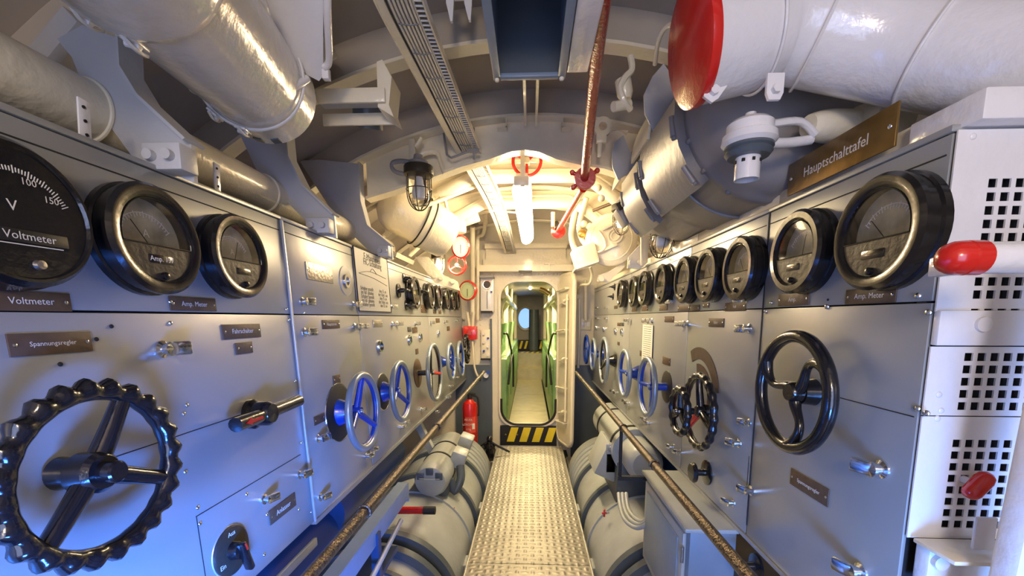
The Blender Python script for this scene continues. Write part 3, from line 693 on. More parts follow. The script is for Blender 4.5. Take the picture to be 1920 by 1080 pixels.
# sheet with real holes
def gridsheet(x0, x1, z0, z1, holes, ym, th=.003):
    """holes: list of (xa,xb,za,zb)"""
    xs = sorted({round(v, 5) for h in holes for v in h[:2]} | {x0, x1}); zs = sorted({round(v, 5) for h in holes for v in h[2:]} | {z0, z1})
    hs = {(round(h[0], 5), round(h[2], 5)) for h in holes}
    b = B()
    vf = {}
    def vv(i, k, l):
        if (i, k, l) not in vf: vf[i, k, l] = b.bm.verts.new((xs[i], ym+(th if l else 0), zs[k]))
        return vf[i, k, l]
    def solid(i, k): return 0 <= i < len(xs)-1 and 0 <= k < len(zs)-1 and (xs[i], zs[k]) not in hs
    for i in range(len(xs)-1):
        for k in range(len(zs)-1):
            if not solid(i, k): continue
            for l in (0, 1): b._f([vv(i, k, l), vv(i+1, k, l), vv(i+1, k+1, l), vv(i, k+1, l)])
            for (di, dk, e) in ((-1, 0, ((i, k), (i, k+1))), (1, 0, ((i+1, k), (i+1, k+1))), (0, -1, ((i, k), (i+1, k))), (0, 1, ((i, k+1), (i+1, k+1)))):
                if not solid(i+di, k+dk): b._f([vv(*e[0], 0), vv(*e[1], 0), vv(*e[1], 1), vv(*e[0], 1)])
    return b
pit = .0225; hs_ = .0145
colx = [.782+pit*i for i in range(6)]
def rows(y0, y1):
    za, zb_ = PY(1850, y0, YF).z, PY(1850, y1, YF).z
    n = int((za-zb_)/pit+.5); return [za-pit*i for i in range(n+1)]
secs = [(ZTOP, PY(1780, 579, YF).z, rows(335, 445)+rows(520, 565), 'upper'), (PY(1780, 650, YF).z, PY(1760, 780, YF).z+.001, rows(662, 745), 'middle'), (PY(1760, 780, YF).z-.001, PY(1720, 1008, YF).z, rows(825, 985), 'lower')]
for zt_, zb_, rw, nm in secs:
    holes = []
    for r_ in rw:
        for c_ in colx: holes.append((c_, c_+hs_, r_-hs_, r_))
    gridsheet(X0, X1, zb_, zt_, holes, YF).build('grille_sheet', 'white', pc, True)
B().box(((X0+X1)/2, YF+.03, 1.25), (X1-X0, .02, 1.1)).build('dark_backing', 'gap', pc, True)  # black sheet stands in for the shade behind the grilles
B().box(((X0+X1)/2, YF-.003, PY(1800, 615, YF).z), (X1-X0, .014, .062), bev=.003).build('cross_band', 'white', pc, True)
B(fb(PY(1830, 608, YF).x, PY(1830, 608, YF).z)).cyl((0, 0, .0), (0, 0, .016), .013, n=20).build('bolt', 'white', pc, True)
B().box((X1, YF-.02, PY(1900, 620, YF).z-.0), (.5, .03, .02), bev=.003).build('bracket_shelf', 'white', pc, True)
ztop2 = PY(1850, 183, YF).z
B().box(((XR+X1)/2+.03, YF+.04, (ZTOP+ztop2)/2+.004), (X1-XR+.04, .14, ztop2-ZTOP), bev=.004).build('lid', 'white', pc, True)
for x, y in ((1824, 256), (1760, 740), (1764, 770), (1757, 785)): B(fb(PY(x, y, YF).x, PY(x, y, YF).z)).sphere((0, 0, 0), .006, (1, 1, .5), u=10, v=6).build('rivet', 'white', pc, True)
# foot bracket
fbk = thing('foot_bracket', 'white folded bracket with bolt below the perforated cabinet', 'bracket', V(.78, YF-.03, 1.04))
p = PY(1785, 1045, YF-.02)
B().box((p.x+.03, YF-.02, p.z-.02), (.17, .03, .09), bev=.004).build('plate', 'white', fbk, True); B().box((p.x+.01, YF-.05, p.z+.028), (.15, .08, .008), bev=.002).build('shelf', 'cream', fbk, True)
p = PY(1845, 1000, YF-.06); B().box((p.x, YF-.06, p.z), (.035, .006, .06), bev=.002).build('tab', 'white', fbk, True)
p = PY(1758, 1052, YF-.035); B(FB(p)).cyl((0, 0, 0), (0, 0, .010), .013).build('bolt', 'white', fbk, True)
# white post lower right
tag(B().box((PY(1905, 900, .64).x+.035, .64, 1.10), (.07, .04, 1.0), rot=Matrix.Rotation(rad(2.5), 4, 'Y'), bev=.008).build('post', 'white'), 'white square post rising at the lower right corner', 'post')
# red-tipped handle
p0, p1 = PY(1775, 484, .60), PY(1960, 482, .60)
hd = thing('control_handle', 'horizontal white rod with red rubber grip in front of grilles', 'handle', p0)
B().cyl(p0+V(.035, 0, 0), p1, .0205, n=24).build('rod', 'white', hd, True)
b = B(); m = FD(V(1, 0, 0), p0); b.lathe([(.0001, -.010), (.010, -.008), (.018, -.001), (.0215, .008), (.0225, .018), (.0205, .020), (.0225, .022), (.0225, .040), (.0001, .040)], m, 28); b.build('grip', 'red', hd, True, label='red rubber grip')
B().box((PY(1900, 482, .60).x, .655, p0.z), (.02, .11, .03), bev=.003).build('bracket', 'white', hd, True)
# red capsule knob
p = PY(1835, 910, YF-.03)
rk = part_root('grille_knob', pc, Matrix.Translation(p), 'tilted red capsule knob')
d = V(.009, 0, .012); B().lathe([(.0001, -.029), (.007, -.028), (.012, -.024), (.0145, -.017), (.015, .012), (.0125, .022), (.007, .027), (.0001, .028)], FD(d, p), 24).build('cap', 'red', rk, True)
B().cyl(p+V(.002, .004, 0), p+V(.002, .03, 0), .007).build('stem', 'white', rk, True)

# ================================================================== OVERHEAD, RIGHT
# white pipe with red cap
wp = thing('overhead_pipe', 'thick glossy white pipe with a red end cap at upper right', 'pipe', PY(1500, 160, 1.1))
c0, c1, c2, c3, c4 = PY(1296, 88, 1.10), PY(1480, 50, 1.105), PY(1640, 78, 1.06), PY(1800, 102, .97), PY(2050, 105, .84)
B().tube([c0, c0.lerp(c1, .5), c1, c2, c3, c4], lambda u: .124-.018*min(1, u*1.4), 40, sub=6).build('pipe_body', 'white', wp, True)
ax = (c1-c0).normalized()
B().lathe([(.0001, -.012), (.115, -.012), (.127, -.006), (.129, .006), (.127, .014), (.0001, .014)], FD(ax, c0), 48).build('end_cap', 'red', wp, True, label='red end cap')
for (a, q, u) in ((c0, c1, .65), (c1, c2, .35), (c2, c3, .7)):
    pp = a.lerp(q, u); dd = (q-a).normalized(); B().torus(.121 if a is c0 else (.115 if a is c1 else .107), .0035, FD(dd, pp), n=48, k=6).build('weld_seam', 'white', wp, True)
def lug(px, py, Y, s=1, ang=0):
    p = PY(px, py, Y); b = B(FB(p) @ Matrix.Rotation(rad(ang), 4, 'Z')); b.prism([(-.018*s, .03*s), (.018*s, .03*s), (.018*s, -.01*s), (.012*s, -.024*s), (-.012*s, -.024*s), (-.018*s, -.01*s)], 0, .008); b.cyl((0, -.004, .008), (0, -.004, .02), .010*s, n=6); b.build('lug', 'white', wp, True)
lug(1450, 168, 1.03); lug(1337, 172, 1.07, 1, -35)
for x, y in ((1353, 36), (1329, 128)): B(FB(PY(x, y, 1.045))).sphere((0, 0, 0), .006, u=10, v=6).build('rivet', 'white', wp, True)

# big grey drum machine
DXc, DZc, DRr = .765, 2.125, .285
dr = thing('ventilation_motor', 'big grey round motor casing with strapped covers above right switchboard', 'machine', V(DXc, 1.8, 1.84))
mD = frame(V(-1, 0, 0), V(0, 0, 1), V(0, 1, 0), V(DXc, 0, DZc))
prof = [(.0001, 1.29), (.20, 1.29), (.25, 1.31), (.27, 1.34), (.28, 1.37), (.285, 1.40), (.292, 1.41), (.292, 1.45), (.285, 1.46), (.285, 1.86), (.270, 1.88), (.270, 2.2), (.255, 2.22), (.24, 2.42), (.17, 2.5), (.0001, 2.5)]
B().lathe(prof, mD, 64).build('casing', 'drum', dr, True)
B().torus(.289, .006, mD @ Matrix.Translation((0, 0, 1.62)), n=64, k=8).build('band', 'drum', dr, True)
def strapbox(a0, a1, y0, y1, r, th, nm='access_cover', m_='drum'):
    b = B(); b.arc(r+.004, r+th, rad(a0), rad(a1), y0, y1, mD, 4); return b.build(nm, m_, dr, True)
strapbox(-46, 6, 1.44, 1.86, .288, .034); strapbox(-50, 6, 1.98, 2.30, .273, .032)
# curved guard plates standing off the casing
def guard(y, th, px):
    pts = [PY(a, b_, y) for a, b_ in px]; b = B(FB(V(0, y, 0))); b.prism([(p.x, p.z) for p in pts], 0, th); return b.build('guard_plate', 'knee', dr, True)
guard(1.72, .010, [(1243, 122), (1262, 150), (1283, 212), (1225, 250), (1208, 215), (1206, 180), (1222, 146)])
guard(2.3, .010, [(1168, 255), (1180, 285), (1200, 315), (1158, 338), (1148, 315), (1146, 290), (1152, 268)])
b = B(); b.arc(.30, .31, rad(0), rad(34), 1.72, 1.98, mD @ Matrix.Translation((.02, .02, 0)), 14); b.build('guard_band', 'cream', dr, True)
b = B(); b.arc(.29, .30, rad(5), rad(40), 2.3, 2.48, mD @ Matrix.Translation((.02, .02, 0)), 14); b.build('guard_band', 'cream', dr, True)
for (a, y) in ((-8, 1.46), (-36, 1.46), (-8, 1.85), (-36, 1.85), (-8, 2.0), (-38, 2.0), (-8, 2.29), (-38, 2.29)):
    r_ = .322 if y < 1.9 else .302; b = B(mD); a = rad(a); q = V(cos(a)*r_, sin(a)*r_, y)
    tt = V(-sin(a), cos(a), 0); b.cyl(q-tt*.03, q+tt*.03, .010, n=10); b.sphere(q-tt*.035, .008, u=8, v=5); b.build('hinge', 'drum', dr, True)
for a in range(-60, 80, 20):
    a = rad(a); b = B(mD); b.sphere((cos(a)*.293, sin(a)*.293, 1.43), .009, u=8, v=5); b.build('bolt', 'drum', dr, True)
p = PY(1163, 383, 2.4)
B().box(PY(1180, 398, 2.42), (.13, .10, .10), rot=Matrix.Rotation(rad(-35), 4, 'Y'), bev=.004).build('terminal_box', 'drum', dr, True)
B().box(PY(1166, 384, 2.365), (.05, .004, .04), rot=Matrix.Rotation(rad(-35), 4, 'Y')).build('name_plate', 'cover', dr, True)
# white fitting with strainer
ft = thing('strainer_fitting', 'white round fitting with perforated blue-white strainer below the thick pipe', 'fitting', PY(1403, 330, 1.12))
p = PY(1405, 258, 1.12); s_ = 1.12/800
m = Matrix.Translation(p)
B().lathe([(.0001, .055), (.012, .055), (.014, .048), (.018, .040), (.044, .036), (.052, .028), (.052, .008), (.060, .004), (.062, -.012), (.054, -.02), (.0001, -.02)], m, 40).build('housing', 'white', ft, True)
B().lathe([(.0001, -.02), (.054, -.02), (.055, -.026), (.050, -.030), (.053, -.036), (.046, -.046), (.0001, -.046)], m, 40).build('rubber_ring', 'motord', ft, True)
B().lathe([(.024, -.045), (.028, -.045), (.028, -.098), (.024, -.098)], m, 28, closed=True).build('strainer_tube', 'white', ft, True)
b = B()
for i in range(8): a = rad(45*i); b.box((p.x+cos(a)*.028, p.y+sin(a)*.028, p.z-.057), (.006, .006, .007))
b.build('hole', 'gap', ft, True)
q1, q2, q3 = PY(1450, 232, 1.14), PY(1505, 230, 1.16), PY(1540, 232, 1.18)
b = B(); b.tube([p+V(.03, 0, .03), q1, PY(1500, 228, 1.16), PY(1528, 252, 1.17)], .012, 10, sub=4, flat=.8); b.build('bracket', 'white', ft, True)
b = B(); a1, a2 = PY(1515, 236, 1.18), PY(1605, 238, 1.22); b.tube([a1-V(0, 0, .0), a1.lerp(a2, .25), a1.lerp(a2, .6), a2], lambda u: .026+.014*sin(min(1, u*1.6)*PI/2), 16, sub=3); b.build('pipe_stub', 'cream', ft, True)
b = B(); b.tube([p+V(.05, .02, -.005), PY(1475, 268, 1.16), PY(1520, 262, 1.18)], .012, 10, sub=3); b.build('elbow', 'white', ft, True)
tag(B().tube([PY(1612, 232, 1.25), PY(1640, 225, 1.2), PY(1680, 222, 1.12)], .045, 20, sub=3).build('duct_stub', 'cream'), 'cream pipe length under the thick white pipe, above the brass sign', 'pipe')

# ================================================================== OVERHEAD, LEFT
# longitudinal pipe behind the left board
lp = thing('rear_pipe', 'long cream pipe running behind the top of the left switchboard', 'pipe', V(-1.0, 1.3, 1.87))
B().tube([(-1.02, .1, 1.93), (-1.02, .5, 1.95), (-1.0, .9, 1.94), (-1.0, 1.5, 1.94), (-1.0, 2.3, 1.94), (-1.0, 3.0, 1.95)], .066, 28, sub=3).build('pipe_body', 'cream', lp, True)
for y in (.98, 1.62): B().torus(.067, .005, FD(V(0, 1, 0), V(-1.0, y, 1.94)), n=36, k=8).build('clamp', 'cream', lp, True)
for (x0, y0, x1, y1, l) in ((152, 195, 168, 275, 'nearer white perforated strap at the left pipe'), (405, 314, 411, 364, 'farther thin white strap at the left pipe')):
    a, c = LP(x0, y0, -.02), LP(x1, y1, -.02); yy = (a.y+c.y)/2
    t = thing('pipe_strap', l, 'strap', V(a.x, yy, c.z))
    B().box((a.x, yy, (a.z+c.z)/2), (.004, .022, a.z-c.z+.02), rot=Matrix.Rotation(rad(-4), 4, 'X'), bev=.001).build('strap_bar', 'white', t, True)
    b = B()
    for k in range(3): b.cyl((a.x+.0015, yy, c.z+.02+k*(a.z-c.z)/3), (a.x+.004, yy, c.z+.02+k*(a.z-c.z)/3), .003, n=8)
    b.build('hole', 'gap', t, True)
# knee plates
def kneeplate(Y, px, label, foot, flange=None, mt='knee'):
    pts = [PY(a, c, Y) for a, c in px]; lo = min(pts, key=lambda q: q.z)
    t = thing('knee_bracket', label, 'bracket', V(lo.x, Y, lo.z))
    B(FB(V(0, Y, 0))).prism([(p.x, p.z) for p in pts], -.006, .006).build('web_plate', mt, t, True)
    if flange:
        f = [PY(px[i][0], px[i][1], Y) for i in flange]
        b = B(); rg = [[q+V(0, -.03, 0), q+V(0, .03, 0), q+V(.006, .03, .004), q+V(.006, -.03, .004)] for q in f]; b.rings(rg); b.build('flange', mt, t, True)
    a, c, d = foot
    p0 = PY(a, c, Y-.02)
    B().box((p0.x, Y-.03, p0.z), (d, .05, .055), bev=.003).build('foot', mt, t, True)
    for k in (-1, 1): B(FB(V(p0.x+k*d*.24, Y-.055, p0.z))).cyl((0, 0, 0), (0, 0, .014), .011, n=16).build('bolt', mt, t, True)
    return t
kneeplate(.99, [(112, 76), (160, 50), (240, 80), (243, 140), (275, 192), (362, 272), (368, 345), (250, 292), (212, 240), (160, 160), (140, 110)], 'nearest grey knee bracket standing on the left board', (327, 303, .085), [2, 3, 4, 5])
kneeplate(1.69, [(432, 205), (530, 205), (541, 245), (546, 300), (572, 352), (628, 405), (632, 447), (600, 440), (545, 385), (482, 318), (455, 260)], 'middle grey knee bracket, below the white duct end', (603, 426, .09), [2, 3, 4, 5])
kneeplate(2.33, [(562, 302), (600, 300), (675, 308), (678, 380), (690, 425), (735, 462), (737, 487), (700, 478), (640, 420), (590, 345)], 'farthest grey knee bracket, by the caged lamp', (722, 472, .06), [2, 3, 4, 5])
# pale diagonal strut behind the near bracket
tag(B().box(PY(95, 90, 1.1), (.20, .03, .05), rot=Matrix.Rotation(rad(-42), 4, 'Y'), bev=.003).build('diagonal_strut', 'knee'), 'pale diagonal strut above the pipe at upper left', 'strut')
tag(B().tube([PY(345, 265, 1.9), PY(362, 235, 1.9), PY(378, 215, 1.9), PY(405, 205, 1.9)], .016, 10, sub=4).build('bent_pipe', 'cream'), 'thin bent pipe between the first two knee brackets', 'pipe')

# white duct with clipped end caps
du = thing('air_duct', 'large white round duct with clipped end cap hanging at upper left', 'duct', V(-.76, .9, 1.98))
e1 = PY(502, 178, 1.36); a1 = V(e1.x, e1.y, e1.z); a0 = PY(314, -32, .88); dax = (a1-a0).normalized(); st = a1-dax*1.1
mdu = FD(dax, st); Ld = 1.1
B().lathe([(.0001, 0), (.150, 0), (.150, .50), (.146, .52), (.137, .53), (.132, Ld-.12), (.137, Ld-.115), (.140, Ld-.01), (.125, Ld+.006), (.0001, Ld+.01)], mdu, 48).build('duct_body', 'white', du, True)
for h in (.515, Ld-.13): B().torus(.140, .004, mdu @ Matrix.Translation((0, 0, h)), n=48, k=6).build('rim', 'white', du, True)
def clip(h, deg, r=.142):
    a = rad(deg); q = mdu @ V(cos(a)*r, sin(a)*r, h); n_ = (mdu.to_3x3() @ V(cos(a), sin(a), 0)).normalized()
    f = frame(dax, n_.cross(dax), n_, q); b = B(f); b.box((0, 0, .003), (.045, .028, .006), bev=.001); b.tube([(-.03, 0, .006), (-.01, .006, .014), (.02, .004, .012), (.045, -.004, .006)], .004, 6, sub=3); b.cyl((0, -.012, .008), (0, .012, .008), .006, n=8); b.build('clip', 'white', du, True)
for h in (.53, Ld-.13):
    for dg in (-78, -48, -18): clip(h, dg if True else 0)
b = B()                                 # slotted lip under the end cap
for dg in (-100, -80, -60, -40):
    a = rad(dg); q = mdu @ V(cos(a)*.139, sin(a)*.139, Ld-.035); n_ = (mdu.to_3x3() @ V(cos(a), sin(a), 0)).normalized()
    bb = B(frame(dax, n_.cross(dax), n_, q)); bb.box((0, 0, .001), (.035, .022, .004)); bb.build('slot', 'motord', du, True)
b.bm.free()
# square hatch cover beside the duct and the tube along its edge
hc = thing('square_cover', 'flat pale square cover with round-edged trim at top left of cable tray', 'cover', PY(545, 100, 1.25))
q = [PY(478, -60, 1.1), PY(606, -60, 1.1), PY(606, 142, 1.32), PY(598, 152, 1.32), PY(575, 140, 1.30), PY(510, 55, 1.18)]
b = B(); lo_ = [b._v(v_) for v_ in q]; hi_ = [b._v(v_+V(0, .0, .05)) for v_ in q]; b._f(lo_); b._f(hi_[::-1])
for i in range(6): b._f([lo_[i], lo_[(i+1) % 6], hi_[(i+1) % 6], hi_[i]])
b.build('cover_plate', 'white', hc, True)
B().tube([PY(614, -60, 1.1), PY(614, 20, 1.16), PY(617, 90, 1.25), PY(616, 118, 1.29), PY(608, 126, 1.3)], .010, 10, sub=4).build('trim_tube', 'white', hc, True)
B().box(PY(612, 140, 1.31), (.02, .02, .03), bev=.003).build('trim_clip', 'white', hc, True)
B().tube([PY(478, -30, 1.02), PY(492, 8, 1.05), PY(500, 35, 1.1), PY(508, 52, 1.14)], .012, 10, sub=3).build('hinge_arm', 'white', hc, True)
tag(B().tube([PY(340, 0, .90), PY(372, 30, .95), PY(440, 90, 1.05), PY(500, 136, 1.16), PY(540, 162, 1.22), PY(560, 158, 1.25), PY(575, 148, 1.28)], .011, 12, sub=4).build('edge_pipe', 'white'), 'slim white pipe running along the right edge of the big duct', 'pipe')
tag(B().box(PY(470, 60, 1.36), (.34, .5, .03), rot=Matrix.Rotation(rad(-28), 4, 'Y')).build('recess_plate', 'knee'), 'recessed pale plate between the white duct and square cover', 'plate')
# channel frame
ch = thing('channel_bracket', 'open cream channel frame sticking out right of the white duct', 'bracket', PY(665, 235, 1.6))
for (x0, y0, x1, y1, yy, h) in ((594, 181, 722, 178, 1.5, .045), (606, 226, 742, 222, 1.62, .04)):
    a, c = PY(x0, y0, yy), PY(x1, y1, yy); B().box((a+c)/2, ((c-a).length, .01, h), bev=.002).build('channel_side', 'cream', ch, True)
a, c = PY(597, 205, 1.56), PY(720, 205, 1.56)
B().box((a+c)/2+V(0, 0, .03), ((c-a).length, .10, .008)).build('channel_web', 'knee', ch, True)
a = PY(730, 180, 1.56); b = B(FB(V(0, 1.56, 0))); pts = [PY(x, y, 1.56) for x, y in ((716, 132), (726, 128), (743, 160), (738, 210), (747, 232), (718, 214))]; b.prism([(p.x, p.z) for p in pts], -.05, .05); b.build('end_plate', 'cream', ch, True)
B().cyl(PY(690, 175, 1.66), PY(690, 240, 1.70), .055, n=24).build('cup', 'motord', ch, True)

# cable tray
ct = thing('cable_tray', 'overhead tray of pale cables running lengthwise left of the ceiling lamp', 'cable tray', V(-.36, 2.5, 2.38))
cp = [PY(730, -60, 1.12), PY(757, 20, 1.28), PY(812, 140, 1.64), PY(858, 240, 2.1), PY(893, 312, 2.62), PY(925, 375, 3.3), PY(942, 420, 4.0), PY(957, 474, 4.98)]
def smooth(pts, sub=6):
    q = []; k = len(pts)
    for i in range(k-1):
        P = [pts[min(max(i+d, 0), k-1)] for d in (-1, 0, 1, 2)]
        for t in range(sub):
            t /= sub; q.append(.5*((2*P[1])+(P[2]-P[0])*t+(2*P[0]-5*P[1]+4*P[2]-P[3])*t*t+(3*P[1]-P[0]-3*P[2]+P[3])*t**3))
    q.append(pts[-1]); return q
cs = smooth(cp)
def lane(off, dz=0):
    r = []
    for i, p in enumerate(cs):
        t = (cs[min(i+1, len(cs)-1)]-cs[max(i-1, 0)]).normalized(); sd = t.cross(V(0, 0, 1)).normalized(); r.append(p+sd*off+V(0, 0, dz))
    return r
for k in range(6): B().tube(lane(-.028+.0112*k, -.002), .0043, 8).build('cable', 'cable', ct, True)
def strip(o0, o1, z0, z1, nm, m_):
    a, c, d, e = lane(o0, z0), lane(o1, z0), lane(o1, z1), lane(o0, z1); B().rings([[a[i], c[i], d[i], e[i]] for i in range(len(a))]).build(nm, m_, ct, True)
strip(-.062, .062, .012, .016, 'tray_base', 'drum'); strip(-.064, -.040, -.006, -.001, 'side_strip', 'cream')
strip(-.066, -.062, -.01, .016, 'side_rail', 'cream')
# slotted strip: two thin runners with many cross bars
strip(.034, .038, -.006, .002, 'slotted_runner', 'cable'); strip(.061, .066, -.010, .016, 'side_rail', 'cream')
L0 = lane(.036, -.003); L1 = lane(.063, -.003); b = B(); bd = B(); sd_ = B()
def atlen(L, s):
    for i in range(len(L)-1):
        d = (L[i+1]-L[i]).length
        if s <= d: return L[i].lerp(L[i+1], s/d)
        s -= d
    return L[-1]
TL = sum((L0[i+1]-L0[i]).length for i in range(len(L0)-1)); s_ = 0; TL1 = sum((L1[i+1]-L1[i]).length for i in range(len(L1)-1))
while s_ < TL:
    a, c = atlen(L0, s_), atlen(L1, s_*TL1/TL); b.cyl(a, c, .003, n=6); s_ += .022
b.build('slotted_strip', 'cable', ct, True)
Lm = lane(0, -.004); Ll = lane(-.028, -.006); Lr = lane(.030, -.006); s_ = .05
while s_ < TL:
    a, c = atlen(Ll, s_), atlen(Lr, s_); B().tube([a, (a+c)/2-V(0, 0, .004), c], .0018, 6, sub=2).build('cable_tie', 'motord', ct, True); s_ += .16
# U-shaped hanger round the tray
hg = thing('tray_hanger', 'thin grey rectangular hanger holding the cable tray below the frame', 'bracket', PY(870, 290, 2.3))
B().tube([PY(x, y, 2.3) for x, y in ((832, 250), (838, 290), (846, 296), (890, 280), (888, 240))], .006, 8, closed=False).build('hanger_rod', 'drum', hg, True)
B().box(PY(888, 282, 2.28), (.06, .01, .014)).build('clamp_bar', 'drum', hg, True)
B().box(PY(889, 290, 2.28), (.012, .012, .05)).build('clamp_bolt', 'drum', hg, True)

# hanging box in the crown
hb = thing('hanging_box', 'open-bottomed blue-grey box hanging from the crown at top centre', 'box', V(-.01, 1.2, 2.3))
yn, yf = .95, 1.45; zb = PY(990, 143, yf).z; xa, xb = PY(932, 140, yf).x, PY(1053, 140, yf).x
for (c, d, nm) in (((xa, (yn+yf)/2, zb+.11), (.008, yf-yn, .22), 'side_wall'), ((xb, (yn+yf)/2, zb+.11), (.008, yf-yn, .22), 'side_wall'), (((xa+xb)/2, yf, zb+.11), (xb-xa, .008, .22), 'end_wall'), (((xa+xb)/2, yn, zb+.11), (xb-xa, .008, .22), 'end_wall'), (((xa+xb)/2, (yn+yf)/2, zb+.22), (xb-xa, yf-yn, .008), 'top_wall')):
    B().box(c, d).build(nm, 'boxin' if nm == 'side_wall' else 'motord', hb, True)
for (c, d) in (((xa, (yn+yf)/2, zb), (.024, yf-yn+.02, .012)), ((xb, (yn+yf)/2, zb), (.024, yf-yn+.02, .012)), (((xa+xb)/2, yf, zb), (xb-xa, .022, .012))): B().box(c, d, bev=.002).build('rim_flange', 'boxin', hb, True)
for x in (xa, xb): B().sphere((x, yf, zb-.008), .008, u=10, v=6).build('bolt', 'cream', hb, True)
B().box(((xa+xb)/2+.01, 1.22, zb+.17), (.11, .03, .04), bev=.004).build('inner_bar', 'blk', hb, True); B().box(((xa+xb)/2-.03, 1.28, zb+.18), (.06, .06, .05), bev=.01).build('inner_lump', 'motor', hb, True); B().box(((xa+xb)/2+.05, 1.30, zb+.18), (.05, .05, .05), bev=.006).build('inner_lump', 'motor', hb, True)
tag(B().box((xb+.047, 1.19, zb+.125), (.066, .5, .25), bev=.006).build('side_casing', 'white'), 'closed pale casing bolted to the right of the open hanging box', 'casing')
# pair of rails between box and frame
b = B()
for s in (-1, 1): b.box((-.002+s*.028, 1.95, 2.49), (.012, .82, .05))
struct(b.build('trim_21', 'cream'))
# hook plates at top
hk = thing('ceiling_hook', 'forked white hook plate hanging left of the box at top', 'hook', PY(862, 40, 1.5))
for x, y in ((846, 42), (880, 40)): b = B(FB(V(0, 1.5, 0))); pts = [PY(a, c, 1.5) for a, c in ((x-10, -40), (x+6, -40), (x+5, 10), (x+3, y), (x-1, y), (x-9, 8))]; b.prism([(p.x, p.z) for p in pts], -.006, .006); b.build('prong', 'white', hk, True)
B().box(PY(862, -12, 1.5), (.07, .02, .03)).build('bridge', 'white', hk, True)

# red pipe and valves
f1 = PY(1096, 336, 2.28)
rp = thing('red_pipe', 'glossy dark red pipe coming down from the top to the red flange', 'pipe', f1)
B().tube([PY(1136, -60, 1.12), PY(1131, 0, 1.2), PY(1113, 160, 1.6), f1], .021, 18, sub=5).build('pipe_body', 'redd', rp, True)
rf = thing('red_flange', 'red wing-lugged flange where the red pipe meets the frame', 'valve', f1)
m = FD(V(.05, 1, .1), f1-V(0, .02, 0))
B().lathe([(.0001, 0), (.052, 0), (.055, .012), (.05, .03), (.0001, .03)], m, 28).build('flange_disc', 'red', rf, True)
for a in (25, 150, -35): b = B(m); q = V(cos(rad(a))*.07, sin(rad(a))*.07, .015); b.cyl((cos(rad(a))*.04, sin(rad(a))*.04, .015), q, .010, n=10); b.sphere(q, .014, u=10, v=6); b.build('lug', 'red', rf, True)
f2 = PY(1047, 432, 3.63)
r2 = thing('red_rod', 'bright red rod between the two red flanges right of the lamp', 'rod', f2)
B().cyl(f1+V(0, .05, -.03), f2, .021, n=16).build('rod_body', 'red', r2, True)
r3 = thing('red_valve', 'round red valve at the lower end of the red rod', 'valve', f2)
B().lathe([(.0001, 0), (.04, -.002), (.06, .01), (.06, .03), (.04, .045), (.0001, .045)], FD(V(0, 1, 0), f2), 28).build('valve_body', 'red', r3, True); B().cyl(f2+V(-.01, -.03, .01), f2+V(-.02, .0, .06), .022).build('valve_neck', 'blk', r3, True)
tag(B().cyl(PY(1037, 398, 3.6), PY(1037, 425, 3.6), .016).build('hanger_rod', 'cream'), 'short cream rod just above the round red valve', 'rod')
# crown handwheel beyond the web
p = PY(988, 302, 2.75)
cw = thing('crown_handwheel', 'orange-red handwheel lying in the crown behind the deep frame', 'handwheel', FB(p))
B().torus(.085, .010, n=40, k=10).build('rim', 'red', cw)
for a in (40, 150, 270): B().tube([(0, 0, 0), (cos(rad(a))*.085, sin(rad(a))*.085, 0)], .009, 8).build('spoke', 'red', cw)
B().cyl((0, 0, -.04), (0, 0, .02), .018).build('hub', 'cream', cw)

# fluorescent lamp
A, Z_ = PY(978, 352, 2.6), PY(989, 447, 4.1)
fl = thing('ceiling_lamp', 'glowing fluorescent tube lamp hanging along the centre line', 'lamp', A)
dd = (Z_-A).normalized()
B().tube([A, A+dd*.012, A.lerp(Z_, .5), Z_-dd*.02, Z_], lambda u: .062 if .01 < u < .99 else .045, 20, flat=.8).build('diffuser', 'tube', fl, True)
B().box(A-dd*.03+V(0, 0, .02), (.085, .08, .05), bev=.006).build('end_housing', 'cream', fl, True)
B().box((A+Z_)/2+V(0, 0, .072), (.07, (Z_-A).length, .02), rot=dd.to_track_quat('Y', 'Z').to_matrix(), bev=.004).build('top_housing', 'cream', fl, True)
r_ = PY(982, 288, 2.55); B().box(((r_.x+A.x)/2, 2.55, (r_.z+A.z)/2+.01), (.024, .012, r_.z-A.z+.04)).build('hanger_bar', 'cream', fl, True)
tb = area('tube_light', tuple((A+Z_)/2-V(0, 0, .075)), (0, 0, 0), .10, 1.4, 16, (1.0, .74, .40))

